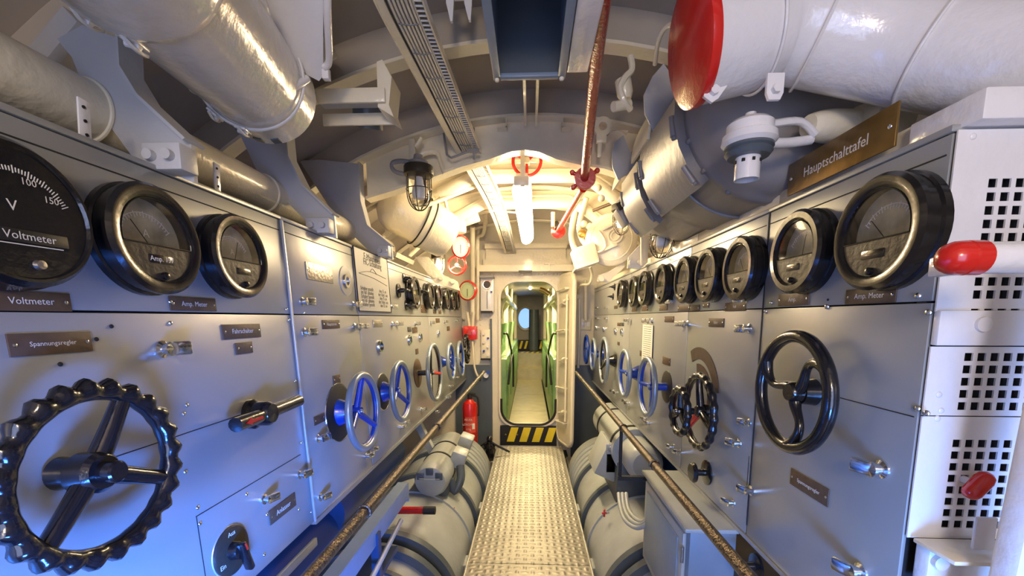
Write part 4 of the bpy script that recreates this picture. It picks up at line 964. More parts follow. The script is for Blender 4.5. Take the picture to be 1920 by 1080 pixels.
# caged lamps
def caged(px, py, Y, label, s=1, lit=True, tilt=0, power=0, bar='rail'):
    p = PY(px, py, Y); t = thing('caged_lamp', label, 'lamp', Matrix.Translation(p) @ Matrix.Rotation(rad(tilt), 4, 'Y') @ Matrix.Scale(1, 4))
    S = Matrix.Scale(s, 4)
    B(S).lathe([(.0001, .17), (.02, .17), (.025, .15), (.045, .14), (.05, .12), (.0001, .12)], n=24).build('cap', 'drum', t)
    B(S).lathe([(.0001, .12), (.066, .12), (.069, .115), (.069, .08), (.062, .075), (.0001, .075)], n=32).build('collar', 'cover', t)
    B(S).lathe([(.0001, .078), (.046, .078), (.048, .02), (.045, -.03), (.03, -.055), (.0001, -.062)], n=28).build('glass_globe', 'glass', t)
    B(S).lathe([(.0001, .07), (.014, .07), (.018, .04), (.03, .0), (.022, -.025), (.0001, -.032)], n=20).build('bulb', 'bulb' if lit else 'wface', t)
    for k in range(4):
        a = PI*k/4*1.0 if False else rad(45*k)
        if k < 4:
            pts = []
            for q in range(13):
                u = q/12; th = PI*u; 
                if u <= .5: pass
            cpt = [(.058, .08), (.059, .02), (.056, -.02), (.042, -.055), (.02, -.075), (0, -.08)]
            full = [(x, z) for x, z in cpt]+[(-x, z) for x, z in cpt[-2::-1]]
            B(S).tube([(x*cos(a), x*sin(a), z) for x, z in full], .0024, 6, sub=2).build('cage_wire', bar, t)
    B(S).torus(.0595, .0024, Matrix.Translation((0, 0, .015)), n=32, k=6).build('cage_ring', bar, t)
    return t
caged(786, 362, 2.2, 'large caged lamp hanging from grey hook at left of the tray', 1.05, lit=False)
tag(B().tube([PY(x, y, 2.2) for x, y in ((779, 328), (750, 325), (737, 318), (736, 306), (750, 302), (768, 304))], .011, 10, sub=4).build('lamp_cable', 'drum'), 'grey looped cable feeding the large caged lamp', 'cable')
lb = thing('lamp_bracket', 'cream hooked bracket and strap behind the large caged lamp', 'bracket', PY(775, 300, 2.25))
B().box(PY(773, 288, 2.3), (.03, .02, .14), bev=.003).build('hanger_bar', 'cream', lb, True); B().tube([PY(x, y, 2.32) for x, y in ((782, 300), (795, 288), (817, 286), (824, 302), (832, 326))], .012, 6, sub=3, flat=.4).build('strap', 'cream', lb, True)
B().tube([PY(x, y, 2.28) for x, y in ((778, 275), (784, 268), (790, 258))], .010, 8).build('eye', 'cream', lb, True)
caged(1165, 418, 2.75, 'lit caged lamp below the grey motor casing', .9, True)
caged(1241, 452, 2.35, 'caged lamp half hidden between casing and right switchboard', 1.1, False, tilt=8)
caged(822, 500, 3.9, 'small cream wall lamp over the far end of left board', .9, True, bar='cream')
point('wall_lamp_light', tuple(PY(835, 505, 3.9)+V(.06, -.08, 0)), .04, 6, (1.0, .77, .46))


# ================================================================== FAR LEFT CLUTTER
tk = thing('air_tank', 'cream two-part tank with black straps above the far left board', 'tank', PY(775, 470, 3.0))
a0_, a1_ = PY(738, 385, 2.95), PY(800, 428, 3.05); a2_ = PY(832, 440, 3.15)
dt = (a2_-a0_).normalized(); m = FD(dt, a0_); Lt = (a2_-a0_).length
B().lathe([(.0001, -.10), (.08, -.085), (.14, -.04), (.165, .02), (.165, Lt*.55), (.0001, Lt*.55)], m, 40).build('domed_drum', 'cream', tk, True)
B().lathe([(.0001, Lt*.5), (.172, Lt*.5), (.172, Lt*.68), (.168, Lt*.69), (.16, Lt*1.05), (.14, Lt*1.12), (.0001, Lt*1.12)], m, 40).build('drum', 'cream', tk, True)
for h in (.5, .62): B().torus(.174, .005, m @ Matrix.Translation((0, 0, Lt*h)), n=48, k=6).build('strap', 'blk', tk, True)
B().box(a2_+V(.03, -.15, -.02), (.04, .01, .03)).build('name_plate', 'gold', tk, True)
# telegraph dial
def gauge(px, py, Y, R, label, face, cat='gauge', hand=True, rimw=.12, yaw=0, rim='red'):
    t = thing('dial_gauge', label, cat, FB(PY(px, py, Y)) @ Matrix.Rotation(rad(yaw), 4, 'Y'))
    B().lathe([(.0001, -.04), (R*.9, -.04), (R, -.02), (R, .01), (R*(1-rimw), .02), (R*(1-rimw), .004), (.0001, .004)], n=40).build('case', rim, t)
    B().lathe([(.0001, .0045), (R*(1-rimw)-.002, .0045), (R*(1-rimw)-.002, .007), (.0001, .007)], n=40).build('dial', face, t)
    b = B()
    for i in range(24): a = rad(15*i); b.box((cos(a)*R*.68, sin(a)*R*.68, .0075), (R*.16, R*.02, .001), rot=Matrix.Rotation(a, 4, 'Z'))
    b.build('scale', 'dark', t)
    if hand: B().box((0, -R*.2, .009), (R*.05, R*.75, .002)).build('pointer', 'blk', t)
    return t
gauge(864, 463, 3.6, .095, 'white-faced dial with red rim above the red wheel', 'wface', hand=True).scale = (.8, 1, 1)
gauge(877, 545, 4.6, .105, 'pale green dial with red rim at end of the left board', 'wheeldisc', yaw=-20)
B().bm.free()
p = PY(857, 497, 3.9); t = thing('red_handwheel', 'small red handwheel between the two red-rimmed dials', 'handwheel', FB(p)); B().torus(.078, .012, n=36, k=10).build('rim', 'red', t)
for a in (90, 210, 330): B().tube([(0, 0, 0), (cos(rad(a))*.078, sin(rad(a))*.078, 0)], .010, 8).build('spoke', 'red', t)
B().cyl((0, 0, -.12), (0, 0, .02), .016).build('stem', 'cream', t)
point('dial_lamp_light', tuple(PY(850, 425, 3.2)), .04, 2, (1.0, .76, .44))
gc = thing('dial_housing', 'cream lamp housing on top of the white red-rimmed dial', 'housing', PY(862, 432, 3.62))
B().lathe([(.0001, -.02), (.05, -.02), (.055, .0), (.055, .06), (.035, .09), (.03, .14), (.0001, .14)], Matrix.Translation(PY(862, 432, 3.66)), 24).build('housing_body', 'cream', gc, True)
rb = thing('red_box', 'small red switch box on the bulkhead beside the left board', 'box', FB(PY(882, 624, 4.95)))
B().box((0, 0, 0), (.16, .155, .09), bev=.008).build('box_body', 'red', rb); B().cyl((.0, 0, .045), (0, 0, .06), .028).build('knob', 'redd', rb)
tag(B(FB(PY(860, 640, 4.97))).box((0, 0, 0), (.13, .36, .01)).build('notice_board', mat('pink_grey', (.52, .42, .42), .5)), 'pinkish grey notice board between the red box and left board', 'board')
# pipes and conduits by the bulkhead, left
cl = [((786, 455), (812, 470), (838, 490)), ]
def pipe(pts, r, label, mt='cream', nm='conduit', cat='pipe', sub=4):
    return tag(B().tube([PY(*q) for q in pts], r, 10, sub=sub).build(nm, mt), label, cat)
pipe([(909, 400, 4.2), (909, 425, 4.5), (905, 440, 4.7), (895, 448, 4.8), (893, 500, 4.9)], .02, 'bent cream conduit dropping beside the cable tray end')
pipe([(886, 425, 4.6), (886, 520, 4.9), (886, 590, 4.95)], .028, 'upright cream pipe behind the red-rimmed dials')
pipe([(896, 430, 4.8), (896, 600, 4.98)], .018, 'thin upright cream pipe left of the telephone box')
pipe([(876, 585, 4.9), (880, 612, 4.95)], .018, 'short cream conduit entering the red box from above')
pipe([(888, 585, 4.9), (886, 612, 4.95)], .018, 'second short cream conduit above the red box')
pipe([(800, 385, 2.9), (850, 366, 3.0), (900, 345, 3.05)], .014, 'slim cream pipe slanting up behind the caged lamp')
pipe([(886, 640, 4.95), (890, 690, 4.95), (900, 712, 4.95)], .012, 'thin cream cable below the red box')
pipe([(920, 395, 3.3), (990, 400, 3.4)], .006, 'thin cable feeding the fluorescent lamp from tray')
pipe([(828, 345, 3.2), (838, 390, 3.4), (848, 420, 3.6)], .012, 'cream cable above the white dial housing')
bg = thing('wall_casing', 'cream casing with a blue round sign behind the dials', 'casing', PY(864, 400, 3.75))
B().box(PY(868, 405, 3.8), (.26, .1, .16), rot=Matrix.Rotation(rad(-18), 4, 'Y'), bev=.01).build('case', 'cream', bg, True); B(FB(PY(860, 390, 3.7))).cyl((0, 0, 0), (0, 0, .01), .045).build('round_sign', 'boxin', bg, True)
tag(B().box(PY(905, 400, 4.6), (.10, .12, .2), bev=.008).build('junction_box', 'cream'), 'cream junction box beneath the left end of the second beam', 'box')
gg = thing('gusset_plate', 'cream slanted gusset with two bolts behind the left far meters', 'bracket', PY(812, 480, 3.4))
pts = [PY(x, y, 3.4) for x, y in ((778, 482), (803, 482), (830, 515), (858, 528), (862, 545), (815, 530), (800, 510))]; B(FB(V(0, 3.4, 0))).prism([(p.x, p.z) for p in pts], -.01, .01).build('plate', 'cream', gg, True)
for x, y in ((815, 517), (828, 521), (850, 528)): B(FB(PY(x, y, 3.39))).cyl((0, 0, 0), (0, 0, .02), .018, n=14).build('bolt', 'cream', gg, True)
tag(B().box(PY(745, 480, 2.9), (.12, .4, .03), rot=Matrix.Rotation(rad(20), 4, 'Y')).build('shelf_plate', 'cream'), 'cream shelf plate under the two-part tank', 'plate')
# telephone box
tp = thing('intercom_box', 'cream intercom box with round dark dial left of the hatch', 'box', FB(PY(914, 553, YB-.09)))
B().box((0, 0, 0), (.16, .40, .08), bev=.015).build('case', 'white', tp); B().cyl((.0, .115, .04), (0, .115, .055), .045).build('speaker', 'cover', tp); B().torus(.045, .006, Matrix.Translation((0, .115, .05)), n=24, k=6).build('speaker_ring', 'chrome', tp)
B().box((0, -.06, .045), (.006, .2, .006)).build('seam', 'cover', tp); B().cyl((.05, .03, .04), (.05, .03, .055), .012).build('button', 'blue', tp)
tag(B(FB(PY(913, 520, YB-.14))).box((0, 0, 0), (.17, .02, .16)).build('shelf_bracket', 'drum'), 'dark grey shelf above the intercom box', 'shelf')
tag(B(FB(PY(913, 585, YB-.12))).box((0, 0, 0), (.13, .025, .12)).build('shelf_bracket', 'blk'), 'dark shelf under the intercom box', 'shelf')
sw = thing('switch_bank', 'cream bank of blue toggle switches on the bulkhead left of hatch', 'switch panel', FB(PY(911, 645, YB-.06)))
B().box((0, 0, 0), (.11, .34, .04), bev=.006).build('case', 'cream', sw)
for k in range(6): B().cyl((-.02+.05*(k % 2), .12-.05*k, .02), (-.02+.05*(k % 2), .12-.05*k, .05), .013, n=12).build('toggle', 'blue' if k in (1, 4) else 'white', sw)
B().box((0, -.18, .01), (.12, .015, .08)).build('ledge', 'blk', sw)
s2 = thing('wall_valve', 'small cream and blue valve low left of the hatch', 'valve', FB(PY(912, 703, YB-.07)))
B().cyl((0, 0, 0), (0, 0, .05), .03).build('body', 'white', s2); B().cyl((.02, .03, .02), (.03, .04, .07), .02).build('knob', 'blue', s2)
# sign plate over the hatch
tag(B(FB(PY(985, 509, YB-.235))).box((0, 0, 0), (.15, .022, .004)).build('name_plate', 'cover'), 'thin dark plate centred above the hatch', 'plate')
ts_ = thing('small_hook', 'T-shaped cream hook on header right above the hatch', 'hook', FB(PY(1030, 498, YB-.24))); B().box((0, .02, 0), (.11, .015, .03)).build('bar', 'cream', ts_); B().box((0, -.02, 0), (.02, .07, .02)).build('stem', 'cream', ts_)

# open hatch door
hz0, hz1 = .03, 1.96
da, db = V(.335, YB-.06, 0), V(.47, 4.62, 0)
dd = (db-da).normalized(); nn = V(dd.y, -dd.x, 0)*-1
mdr = frame(dd, V(0, 0, 1), dd.cross(V(0, 0, 1)), V(da.x, da.y, hz0))
hd_ = thing('hatch_door', 'open cream hatch door with clamps, folded back right of the opening', 'door', mdr)
wD = (db-da).length; hD = hz1-hz0
side = -1 if (mdr.to_3x3() @ V(0, 0, 1)).x > 0 else 1
B().prism([(x, z) for x, z in rrect(0.02, wD, 0, hD, .10)], -.018, .018).build('door_leaf', 'cream', hd_)
B().tube([(x, z, 0) for x, z in rrect(.03, wD-.01, .01, hD-.01, .10)], .026, 8, closed=True).build('door_rim', 'cream', hd_)
for z in (1.62, 1.60-.62, 1.60-1.22):
    b = B(); b.lathe([(.0001, 0), (.035, 0), (.03, .03), (.015, .05), (.0001, .05)], Matrix.Translation((wD*.6, z, side*.018)) @ Matrix.Rotation(0 if side > 0 else PI, 4, 'X'), 16)
    b.tube([(wD*.6-.1, z-.02, side*.05), (wD*.6, z, side*.055), (wD*.6+.10, z+.03, side*.05)], .015, 8, sub=3); b.build('clamp', 'cream', hd_)
for z in (1.75, 1.3, .65, .25): B().tube([(wD*.2, z, side*.02), (wD*.2, z, side*.06), (wD*.75, z+.02, side*.06), (wD*.75, z+.02, side*.02)], .011, 8).build('hinge_bar', 'cream', hd_)
B().cyl((wD*.8, .3, side*.05), (wD*.8, 1.7, side*.05), .012).build('locking_rod', 'cream', hd_)

# fire extinguisher
fe = thing('fire_extinguisher', 'red fire extinguisher standing left of the hatch', 'extinguisher', PY(882, 828, 4.45))
pb = PY(882, 830, 4.45); m = Matrix.Translation(pb)
B().lathe([(.0001, 0), (.075, 0), (.08, .01), (.08, .40), (.07, .44), (.035, .465), (.03, .48), (.0001, .48)], m, 32).build('cylinder', 'red', fe, True)
B().lathe([(.0001, .48), (.025, .48), (.025, .53), (.0001, .53)], m, 16).build('valve', 'blk', fe, True); B().box(pb+V(-.0, 0, .545), (.13, .03, .02), rot=Matrix.Rotation(rad(12), 4, 'Y'), bev=.004).build('lever', 'blk', fe, True)
B().tube([pb+V(.03, 0, .52), pb+V(.085, -.02, .50), pb+V(.095, -.02, .40), pb+V(.092, -.02, .30)], .011, 8, sub=4).build('hose', 'blk', fe, True)
b = B(); b.arc(.0803, .0815, rad(-120), rad(-40), .13, .30, m, 12); b.build('label', mat('ext_label', (.72, .08, .05), .5), fe, True)
for k, s_ in enumerate(('FEUER', 'LÖSCHER', '6 kg')): text(s_, .030, 'ink', fe, (0, .27-.05*k, 0), world_m=FB(pb+V(-.005, -.0825, 0)))
B().box(pb+V(.045, -.072, .20), (.03, .004, .06), rot=Matrix.Rotation(rad(35), 4, 'Z')).build('inspection_tag', 'paper', fe, True)
# black floor valve
fv = thing('floor_valve', 'black cast valve with a lever standing at the walkway end', 'valve', PY(918, 862, 4.5))
pv = PY(918, 862, 4.5); m = Matrix.Translation(pv)
B().lathe([(.0001, -.02), (.085, -.02), (.085, 0), (.05, .005), (.0001, .005)], m, 24).build('base_ring', 'steel', fv, True)
B().lathe([(.0001, 0), (.06, 0), (.06, .02), (.045, .03), (.045, .13), (.06, .14), (.06, .16), (.03, .18), (.03, .21), (.0001, .21)], m, 20).build('body', 'black', fv, True)
for a in range(0, 360, 60): B().cyl(pv+V(.052*cos(rad(a)), .052*sin(rad(a)), .12), pv+V(.052*cos(rad(a)), .052*sin(rad(a)), .18), .011, n=8).build('bolt', 'black', fv, True)
B().tube([pv+V(-.16, 0, .10), pv+V(-.08, 0, .16), pv+V(0, 0, .20), pv+V(.10, 0, .15), pv+V(.22, 0, .09)], .012, 8, sub=3).build('lever', 'black', fv, True)
B().sphere(pv+V(0, 0, .235), .034).build('cap', 'black', fv, True)

# ================================================================== FAR RIGHT CLUTTER
rh = thing('round_housing', 'cream round flanged housing with coiled latch above far right meters', 'housing', PY(1150, 495, 3.2))
p = PY(1146, 450, 3.3); m = FB(p) @ Matrix.Rotation(rad(-12), 4, 'Y')
B().lathe([(.0001, -.22), (.15, -.22), (.165, -.02), (.19, -.015), (.19, .015), (.16, .03), (.08, .045), (.0001, .05)], m, 44).build('drum', 'cream', rh, True)
B(m).torus(.15, .006, Matrix.Translation((0, 0, .028)), n=44, k=6).build('ridge', 'cream', rh, True); 
for r_ in (.05, .03): B(m).torus(r_, .007, Matrix.Translation((.03, .02, .05)), n=28, k=6).build('boss_ring', 'cream', rh, True)
B(m).tube([(-.09, .06, .05), (-.05, .0, .06), (-.04, -.06, .06), (-.08, -.09, .055), (-.13, -.08, .04)], .009, 8, sub=4).build('bent_rod', 'cream', rh, True)
B(m).box((-.02, .09, .05), (.10, .025, .025), rot=Matrix.Rotation(rad(25), 4, 'Z'), bev=.004).build('latch', 'cream', rh, True); B(m).box((.0, -.06, .05), (.1, .02, .025), rot=Matrix.Rotation(rad(20), 4, 'Z'), bev=.004).build('latch', 'cream', rh, True)
bx = thing('housing_box', 'cream box joined to the lower left of the round housing', 'box', PY(1100, 515, 3.2))
B().box(PY(1096, 482, 3.35), (.17, .2, .15), rot=Matrix.Rotation(rad(-18), 4, 'Y'), bev=.012).build('box_body', 'cream', bx, True); B().box(PY(1097, 500, 3.33), (.18, .21, .012), rot=Matrix.Rotation(rad(-18), 4, 'Y')).build('box_lid', 'white', bx, True)
pipe([(1090, 360, 3.6), (1078, 400, 3.7), (1072, 440, 3.8), (1080, 470, 3.8), (1100, 480, 3.6)], .028, 'thick bent cream pipe right of the red valve')
pipe([(1100, 370, 3.5), (1086, 420, 3.6), (1092, 450, 3.6), (1112, 470, 3.5)], .022, 'second cream pipe curving beside the thick one')
pipe([(1112, 395, 3.4), (1150, 380, 3.3)], .012, 'slim reddish brown rod above the round housing', 'plate')
pipe([(1085, 550, 4.9), (1090, 535, 4.7), (1105, 532, 4.5), (1110, 515, 4.4), (1106, 500, 4.3)], .014, 'S-bent cream cable below the housing box')
pipe([(1086, 560, 4.95), (1086, 640, 4.98), (1084, 690, 4.98)], .016, 'upright cream conduit right of the hatch door')
pipe([(1098, 525, 4.9), (1098, 600, 4.98)], .02, 'second upright cream conduit right of the hatch')
ob = thing('relief_valve', 'cream valve cluster with brass fitting above the round housing', 'valve', PY(1110, 420, 3.5))
for x, y, r_, mt in ((1106, 425, .03, 'cream'), (1092, 438, .035, 'gold'), (1118, 432, .025, 'cream'), (1095, 420, .028, 'cream'), (1110, 445, .03, 'cream')): B().sphere(PY(x, y, 3.5), r_, u=14, v=8).build('fitting', mt, ob, True)
for x, y in ((1128, 372), (1122, 352), (1152, 405)): tag(B().sphere(PY(x, y, 2.9), .022, u=12, v=8).build('end_plug', 'cream'), {1128: 'cream plug knob below the red flange lug', 1122: 'cream plug knob right of the red flange', 1152: 'cream plug knob by the lit caged lamp'}[x], 'plug')
sb = thing('support_bracket', 'cream braced bracket behind the farther right meters', 'bracket', PY(1200, 500, 2.75))
pts = [PY(x, y, 2.75) for x, y in ((1176, 503), (1178, 482), (1203, 455), (1206, 440), (1216, 438), (1214, 492), (1200, 505))]; B(FB(V(0, 2.75, 0))).prism([(p.x, p.z) for p in pts], -.008, .008).build('plate', 'cream', sb, True)
B().tube([PY(1203, 440, 2.7), PY(1203, 498, 2.7)], .008, 8).build('brace', 'cream', sb, True)
for x in (1184, 1200): B(FB(PY(x, 492, 2.73))).cyl((0, 0, 0), (0, 0, .02), .017).build('bolt', 'cream', sb, True)
pts = [PY(x, y, 3.3) for x, y in ((1119, 528), (1122, 516), (1140, 510), (1168, 492), (1172, 500), (1150, 520), (1140, 530))]; g2 = thing('gusset_plate', 'cream slanted gusset with bolt behind the farthest right meters', 'bracket', PY(1140, 530, 3.3)); B(FB(V(0, 3.3, 0))).prism([(p.x, p.z) for p in pts], -.01, .01).build('plate', 'cream', g2, True); B(FB(PY(1127, 523, 3.28))).cyl((0, 0, 0), (0, 0, .02), .02).build('bolt', 'cream', g2, True)
wr = thing('hanging_key', 'cream ring-headed key plate hanging from the frame right of red pipe', 'hook', PY(1128, 280, 2.2))
m = FB(PY(1130, 238, 2.25)); B(m).lathe([(.02, -.01), (.045, -.01), (.045, .01), (.02, .01)], closed=True, n=28).build('ring', 'cream', wr, True); B(m).box((-.005, -.055, 0), (.05, .04, .018), bev=.003).build('neck', 'cream', wr, True); B(m).box((-.012, -.10, 0), (.02, .08, .012), bev=.003).build('shank', 'cream', wr, True)
pipe([(1140, 240, 2.4), (1160, 236, 2.4), (1178, 246, 2.4)], .022, 'cream hose behind the hanging key')
cv = thing('ceiling_valve', 'cream valve with hose on the hull beside the red pipe', 'valve', PY(1165, 180, 1.75))
B().lathe([(.0001, 0), (.03, 0), (.03, .05), (.02, .07), (.0001, .07)], FD(V(.2, 0, -1), PY(1168, 150, 1.75)), 20).build('body', 'cream', cv, True)
B().tube([PY(1182, 105, 1.72), PY(1185, 130, 1.72), PY(1172, 145, 1.72), PY(1163, 165, 1.72), PY(1170, 188, 1.72), PY(1182, 205, 1.75)], .012, 8, sub=4).build('hose', 'cream', cv, True)
B().tube([PY(1150, 200, 1.72), PY(1180, 195, 1.75)], .018, 10).build('stub', 'cream', cv, True)
pipe([(1228, 120, 1.5), (1235, 75, 1.4), (1250, 50, 1.35), (1275, 45, 1.3)], .007, 'thin cable looping left of the red pipe cap')
for x, y, l in ((942, 243, 'left small cream angle clip on the deep frame'), (1062, 243, 'right small cream angle clip on the deep frame')):
    t = thing('angle_clip', l, 'clip', FB(PY(x, y, 2.38))); B().box((0, 0, .01), (.05, .006, .05)).build('leg_plate', 'cream', t); B().box((.022 if x < 1000 else -.022, .02, .01), (.006, .045, .05)).build('side_plate', 'cream', t)
tag(B(FB(PY(1131, 600, YB-.4))).box((0, 0, 0), (.001, .001, .001)).build('spare', 'cream'), 'x', 'x'); bpy.data.objects.remove(bpy.data.objects['spare'])
# right bulkhead fittings
fbx = thing('fuse_box', 'small cream double switch plate on the wall between door and right board', 'switch', FB(PY(1098, 608, YB-.05))); B().box((0, 0, 0), (.12, .13, .02), bev=.003).build('plate', 'cream', fbx)
for x in (-.03, .03): B().box((x, 0, .012), (.035, .06, .01), bev=.002).build('rocker', 'white', fbx)

# ================================================================== RAILS
def rail(s, label, joint, post, yend):
    t = thing('handrail', label, 'handrail', V(s*.45, 2, .955))
    B().cyl((s*.45, .35, .955), (s*.45, yend, .955), .0145, n=20).build('rail_tube', 'rail', t, True)
    for y in joint: B().torus(.0165, .0045, FD(V(0, 1, 0), V(s*.45, y, .955)), n=24, k=8).build('joint_collar', 'rail', t, True)
    for y in post:
        B().cyl((s*.45, y, .955), (s*.45, y, .955-.26), .008).build('post', 'blk', t, True); B().box((s*.52, y, .69), (.16, .02, .02)).build('post_arm', 'blk', t, True)
    B().tube([(s*.45, yend-.01, .955), (s*.45, yend+.03, .955), (s*.48, yend+.06, .93), (s*.50, yend+.07, .86)], .0145, 12, sub=3).build('end_bend', 'rail', t, True)
rail(-1, 'mottled bronze handrail along the left side of the walkway', (1.09, 2.0), (), 4.1)
rail(1, 'mottled bronze handrail along the right side of the walkway', (1.5, 2.02), (2.06,), 4.1)

# ================================================================== MOTORS BELOW
def motor(s, label):
    cx, cz, R = s*.80, -.10, .40
    t = thing('main_motor', label, 'motor', V(cx, 2.8, cz-R))
    m = frame(V(1, 0, 0), V(0, 0, -1), V(0, 1, 0), V(cx, 0, cz))
    B().lathe([(.0001, .9), (.30, .9), (.34, .95), (.355, 1.1), (.36, 2.20), (.0001, 2.20)], m, 56).build('end_shield', 'motor', t, True)
    B().lathe([(.0001, 2.2), (.395, 2.2), (.40, 2.24), (.40, 2.98), (.0001, 2.98)], m, 64).build('casing', 'motor', t, True)
    B().lathe([(.0001, 2.98), (.385, 2.98), (.385, 3.62), (.0001, 3.62)], m, 64).build('casing', 'motor', t, True)
    B().lathe([(.0001, 3.62), (.40, 3.62), (.40, 4.25), (.36, 4.35), (.0001, 4.35)], m, 64).build('casing', 'motor', t, True)
    for y, w, dr_ in ((2.04, .05, .004), (2.16, .05, .016), (2.74, .03, .012), (3.06, .045, .016), (3.60, .05, .016), (3.76, .02, .012), (3.86, .02, .012), (3.96, .02, .012), (4.06, .02, .012)):
        B().lathe([(.36, y), (.40+dr_, y), (.40+dr_, y+w), (.36, y+w)], m, 64, closed=True).build('flange_ring', 'motord' if w > .04 else 'motor', t, True)
    for k in range(6): y = 1.25+k*.13; B().lathe([(.34, y), (.368+.0, y), (.368, y+.03), (.34, y+.03)], m, 56, closed=True).build('cooling_rib', 'motord', t, True)
    for y in (2.5, 3.3):
        for a in (-12, 6): a = rad(a if s < 0 else 180-a); B().box((cx+.41*cos(a), y, cz+.41*sin(a)), (.03, .12, .05), bev=.008).build('lug', 'motor', t, True); B().cyl((cx+.42*cos(a), y-.03, cz+.41*sin(a)), (cx+.42*cos(a), y+.03, cz+.41*sin(a)), .018).build('bolt', 'steel', t, True)
    return t
motor(-1, 'large pale grey main motor in the bilge left of the walkway')
motor(1, 'large pale grey main motor in the bilge right of the walkway')
# left auxiliary motor
am = thing('auxiliary_motor', 'pale grey auxiliary motor with terminal boxes on top of left main motor', 'motor', V(-.62, 3.0, .29))
c = PY(815, 890, 2.85); m = frame(V(1, 0, 0), V(0, 0, -1), V(0, 1, 0), V(c.x, 0, c.z))
B().lathe([(.0001, 2.70), (.06, 2.70), (.10, 2.715), (.115, 2.75), (.118, 2.80), (.118, 3.55), (.10, 3.6), (.0001, 3.6)], m, 44).build('casing', 'motor', am, True)
for y in (2.98, 3.25): B().lathe([(.11, y), (.123, y), (.123, y+.02), (.11, y+.02)], m, 44, closed=True).build('band', 'blk', am, True)
for a in (-55, 0, 55): a = rad(a-90); B(m).box((.075*cos(a), .075*sin(a), 2.705), (.05, .05, .015), bev=.005).build('vent_cap', 'motord', am, True)
B(m).box((0, -.03, 2.692), (.14, .005, .004)).build('grab_bar', 'chrome', am, True)
for y, z in ((3.05, .06), (3.38, .08)): B().box((c.x+.14, y, c.z+z), (.11, .16, .12), rot=Matrix.Rotation(rad(20), 4, 'Y'), bev=.012).build('terminal_box', 'motor', am, True)
B().box((c.x+.02, 3.05, (c.z+.26)/2-.01), (.16, .5, c.z-.26), bev=.01).build('pedestal', 'motord', am, True)
b = B(); b.tube([(c.x+.16, 2.98, c.z+.02), (c.x+.17, 2.93, c.z-.06), (c.x+.13, 2.9, c.z-.14), (c.x+.10, 2.9, .34)], .03, 12, sub=4); b.build('cable_duct', 'motord', am, True)
# right auxiliary motor
ar = thing('auxiliary_motor', 'pale grey two-part auxiliary motor on top of right main motor', 'motor', V(.70, 3.0, .29))
c = PY(1208, 868, 2.55); m = frame(V(1, 0, 0), V(0, 0, -1), V(0, 1, 0), V(c.x, 0, c.z))
B().lathe([(.0001, 2.50), (.08, 2.50), (.105, 2.52), (.115, 2.56), (.115, 2.78), (.0001, 2.78)], m, 44).build('end_housing', 'motor', ar, True)
B().lathe([(.0001, 2.76), (.155, 2.76), (.155, 2.82), (.145, 2.84), (.145, 3.7), (.12, 3.76), (.0001, 3.76)], m, 48).build('casing', 'motor', ar, True)
for y in (2.87, 3.42): B().lathe([(.14, y), (.152, y), (.152, y+.025), (.14, y+.025)], m, 48, closed=True).build('band', 'blk', ar, True)
B().box((c.x-.14, 3.0, c.z-.10), (.16, .34, .24), rot=Matrix.Rotation(rad(24), 4, 'Y'), bev=.012).build('gear_box', 'motor', ar, True)
B().box((c.x-.13, 2.835, c.z-.10), (.10, .01, .14), bev=.004).build('gear_plate', 'motord', ar, True)
q = V(c.x-.15, 2.82, c.z-.0); B(FB(q)).box((0, 0, 0), (.07, .07, .012), bev=.004).build('cover', 'motor', ar, True); B(FB(q)).torus(.018, .004, Matrix.Translation((0, 0, .008)), n=20, k=6).build('ring', 'steel', ar, True)
B().box((c.x-.02, 3.1, (c.z-.1+.27)/2), (.2, .7, c.z-.1-.27+.06), bev=.01).build('pedestal', 'motord', ar, True)
for k in range(3):
    o = k*.018
    tag(B().tube([PY(1160+k*7, 925, 2.35), PY(1163+k*7, 950, 2.25), PY(1172+k*8, 975-k*3, 2.1), PY(1195+k*6, 990-k*6, 1.98), PY(1222, 978-k*9, 1.9)], .011, 10, sub=5).build('cable', 'motor'),
        ['outermost of three grey cables looping into the right locker', 'middle one of three grey cables looping into the right locker', 'innermost of three grey cables looping into the right locker'][k], 'cable', 'grey cables beside the locker')
# small red valves
for x, y, l in ((851, 958, 'small red valve key on the left main motor'), (1133, 962, 'small red valve key on the right main motor')):
    p = PY(x, y, 2.75 if x < 1000 else 2.6); t = thing('valve_key', l, 'valve', p); B().cyl(p, p+V(.03 if x > 1000 else -.03, .02, -.005), .009, n=10).build('stem', 'motor', t, True); B().box(p, (.012, .012, .05), bev=.003).build('key', 'red', t, True); B().box(p, (.03, .012, .012), bev=.003).build('key_bar', 'red', t, True)
# red handle over the left motor
p = PY(770, 957, 2.3); rhn = thing('pump_handle', 'red grip with black end lying above the left motor', 'handle', p)
B().cyl(PY(746, 957, 2.3), PY(794, 957, 2.3), .021, n=20).build('grip', 'red', rhn, True); B().cyl(PY(794, 957, 2.3), PY(816, 957, 2.3), .023, n=20).build('socket', 'blk', rhn, True)
# left lower bar frame
lf = thing('angle_iron_frame', 'blue-grey angle iron frame under the left switchboard', 'frame', V(-.6, 1.3, .5))
B().box((-.60, 1.25, .70), (.05, 1.35, .008)).build('angle_flange', 'boxin', lf, True); B().box((-.577, 1.25, .665), (.006, 1.35, .07)).build('angle_web', 'boxin', lf, True)
B().box((-.60, 1.925, .655), (.05, .006, .09)).build('end_plate', 'boxin', lf, True)
B().tube([(-.56, .9, .50), (-.56, 1.75, .60)], .010, 8).build('brace', 'motor', lf, True)
for y in (1.0, 1.5): B().box((-.58, y, .45), (.03, .03, .45)).build('upright', 'darkblue', lf, True)
B().box((-.68, 1.3, .47), (.2, .9, .02)).build('lower_shelf', 'darkblue', lf, True)
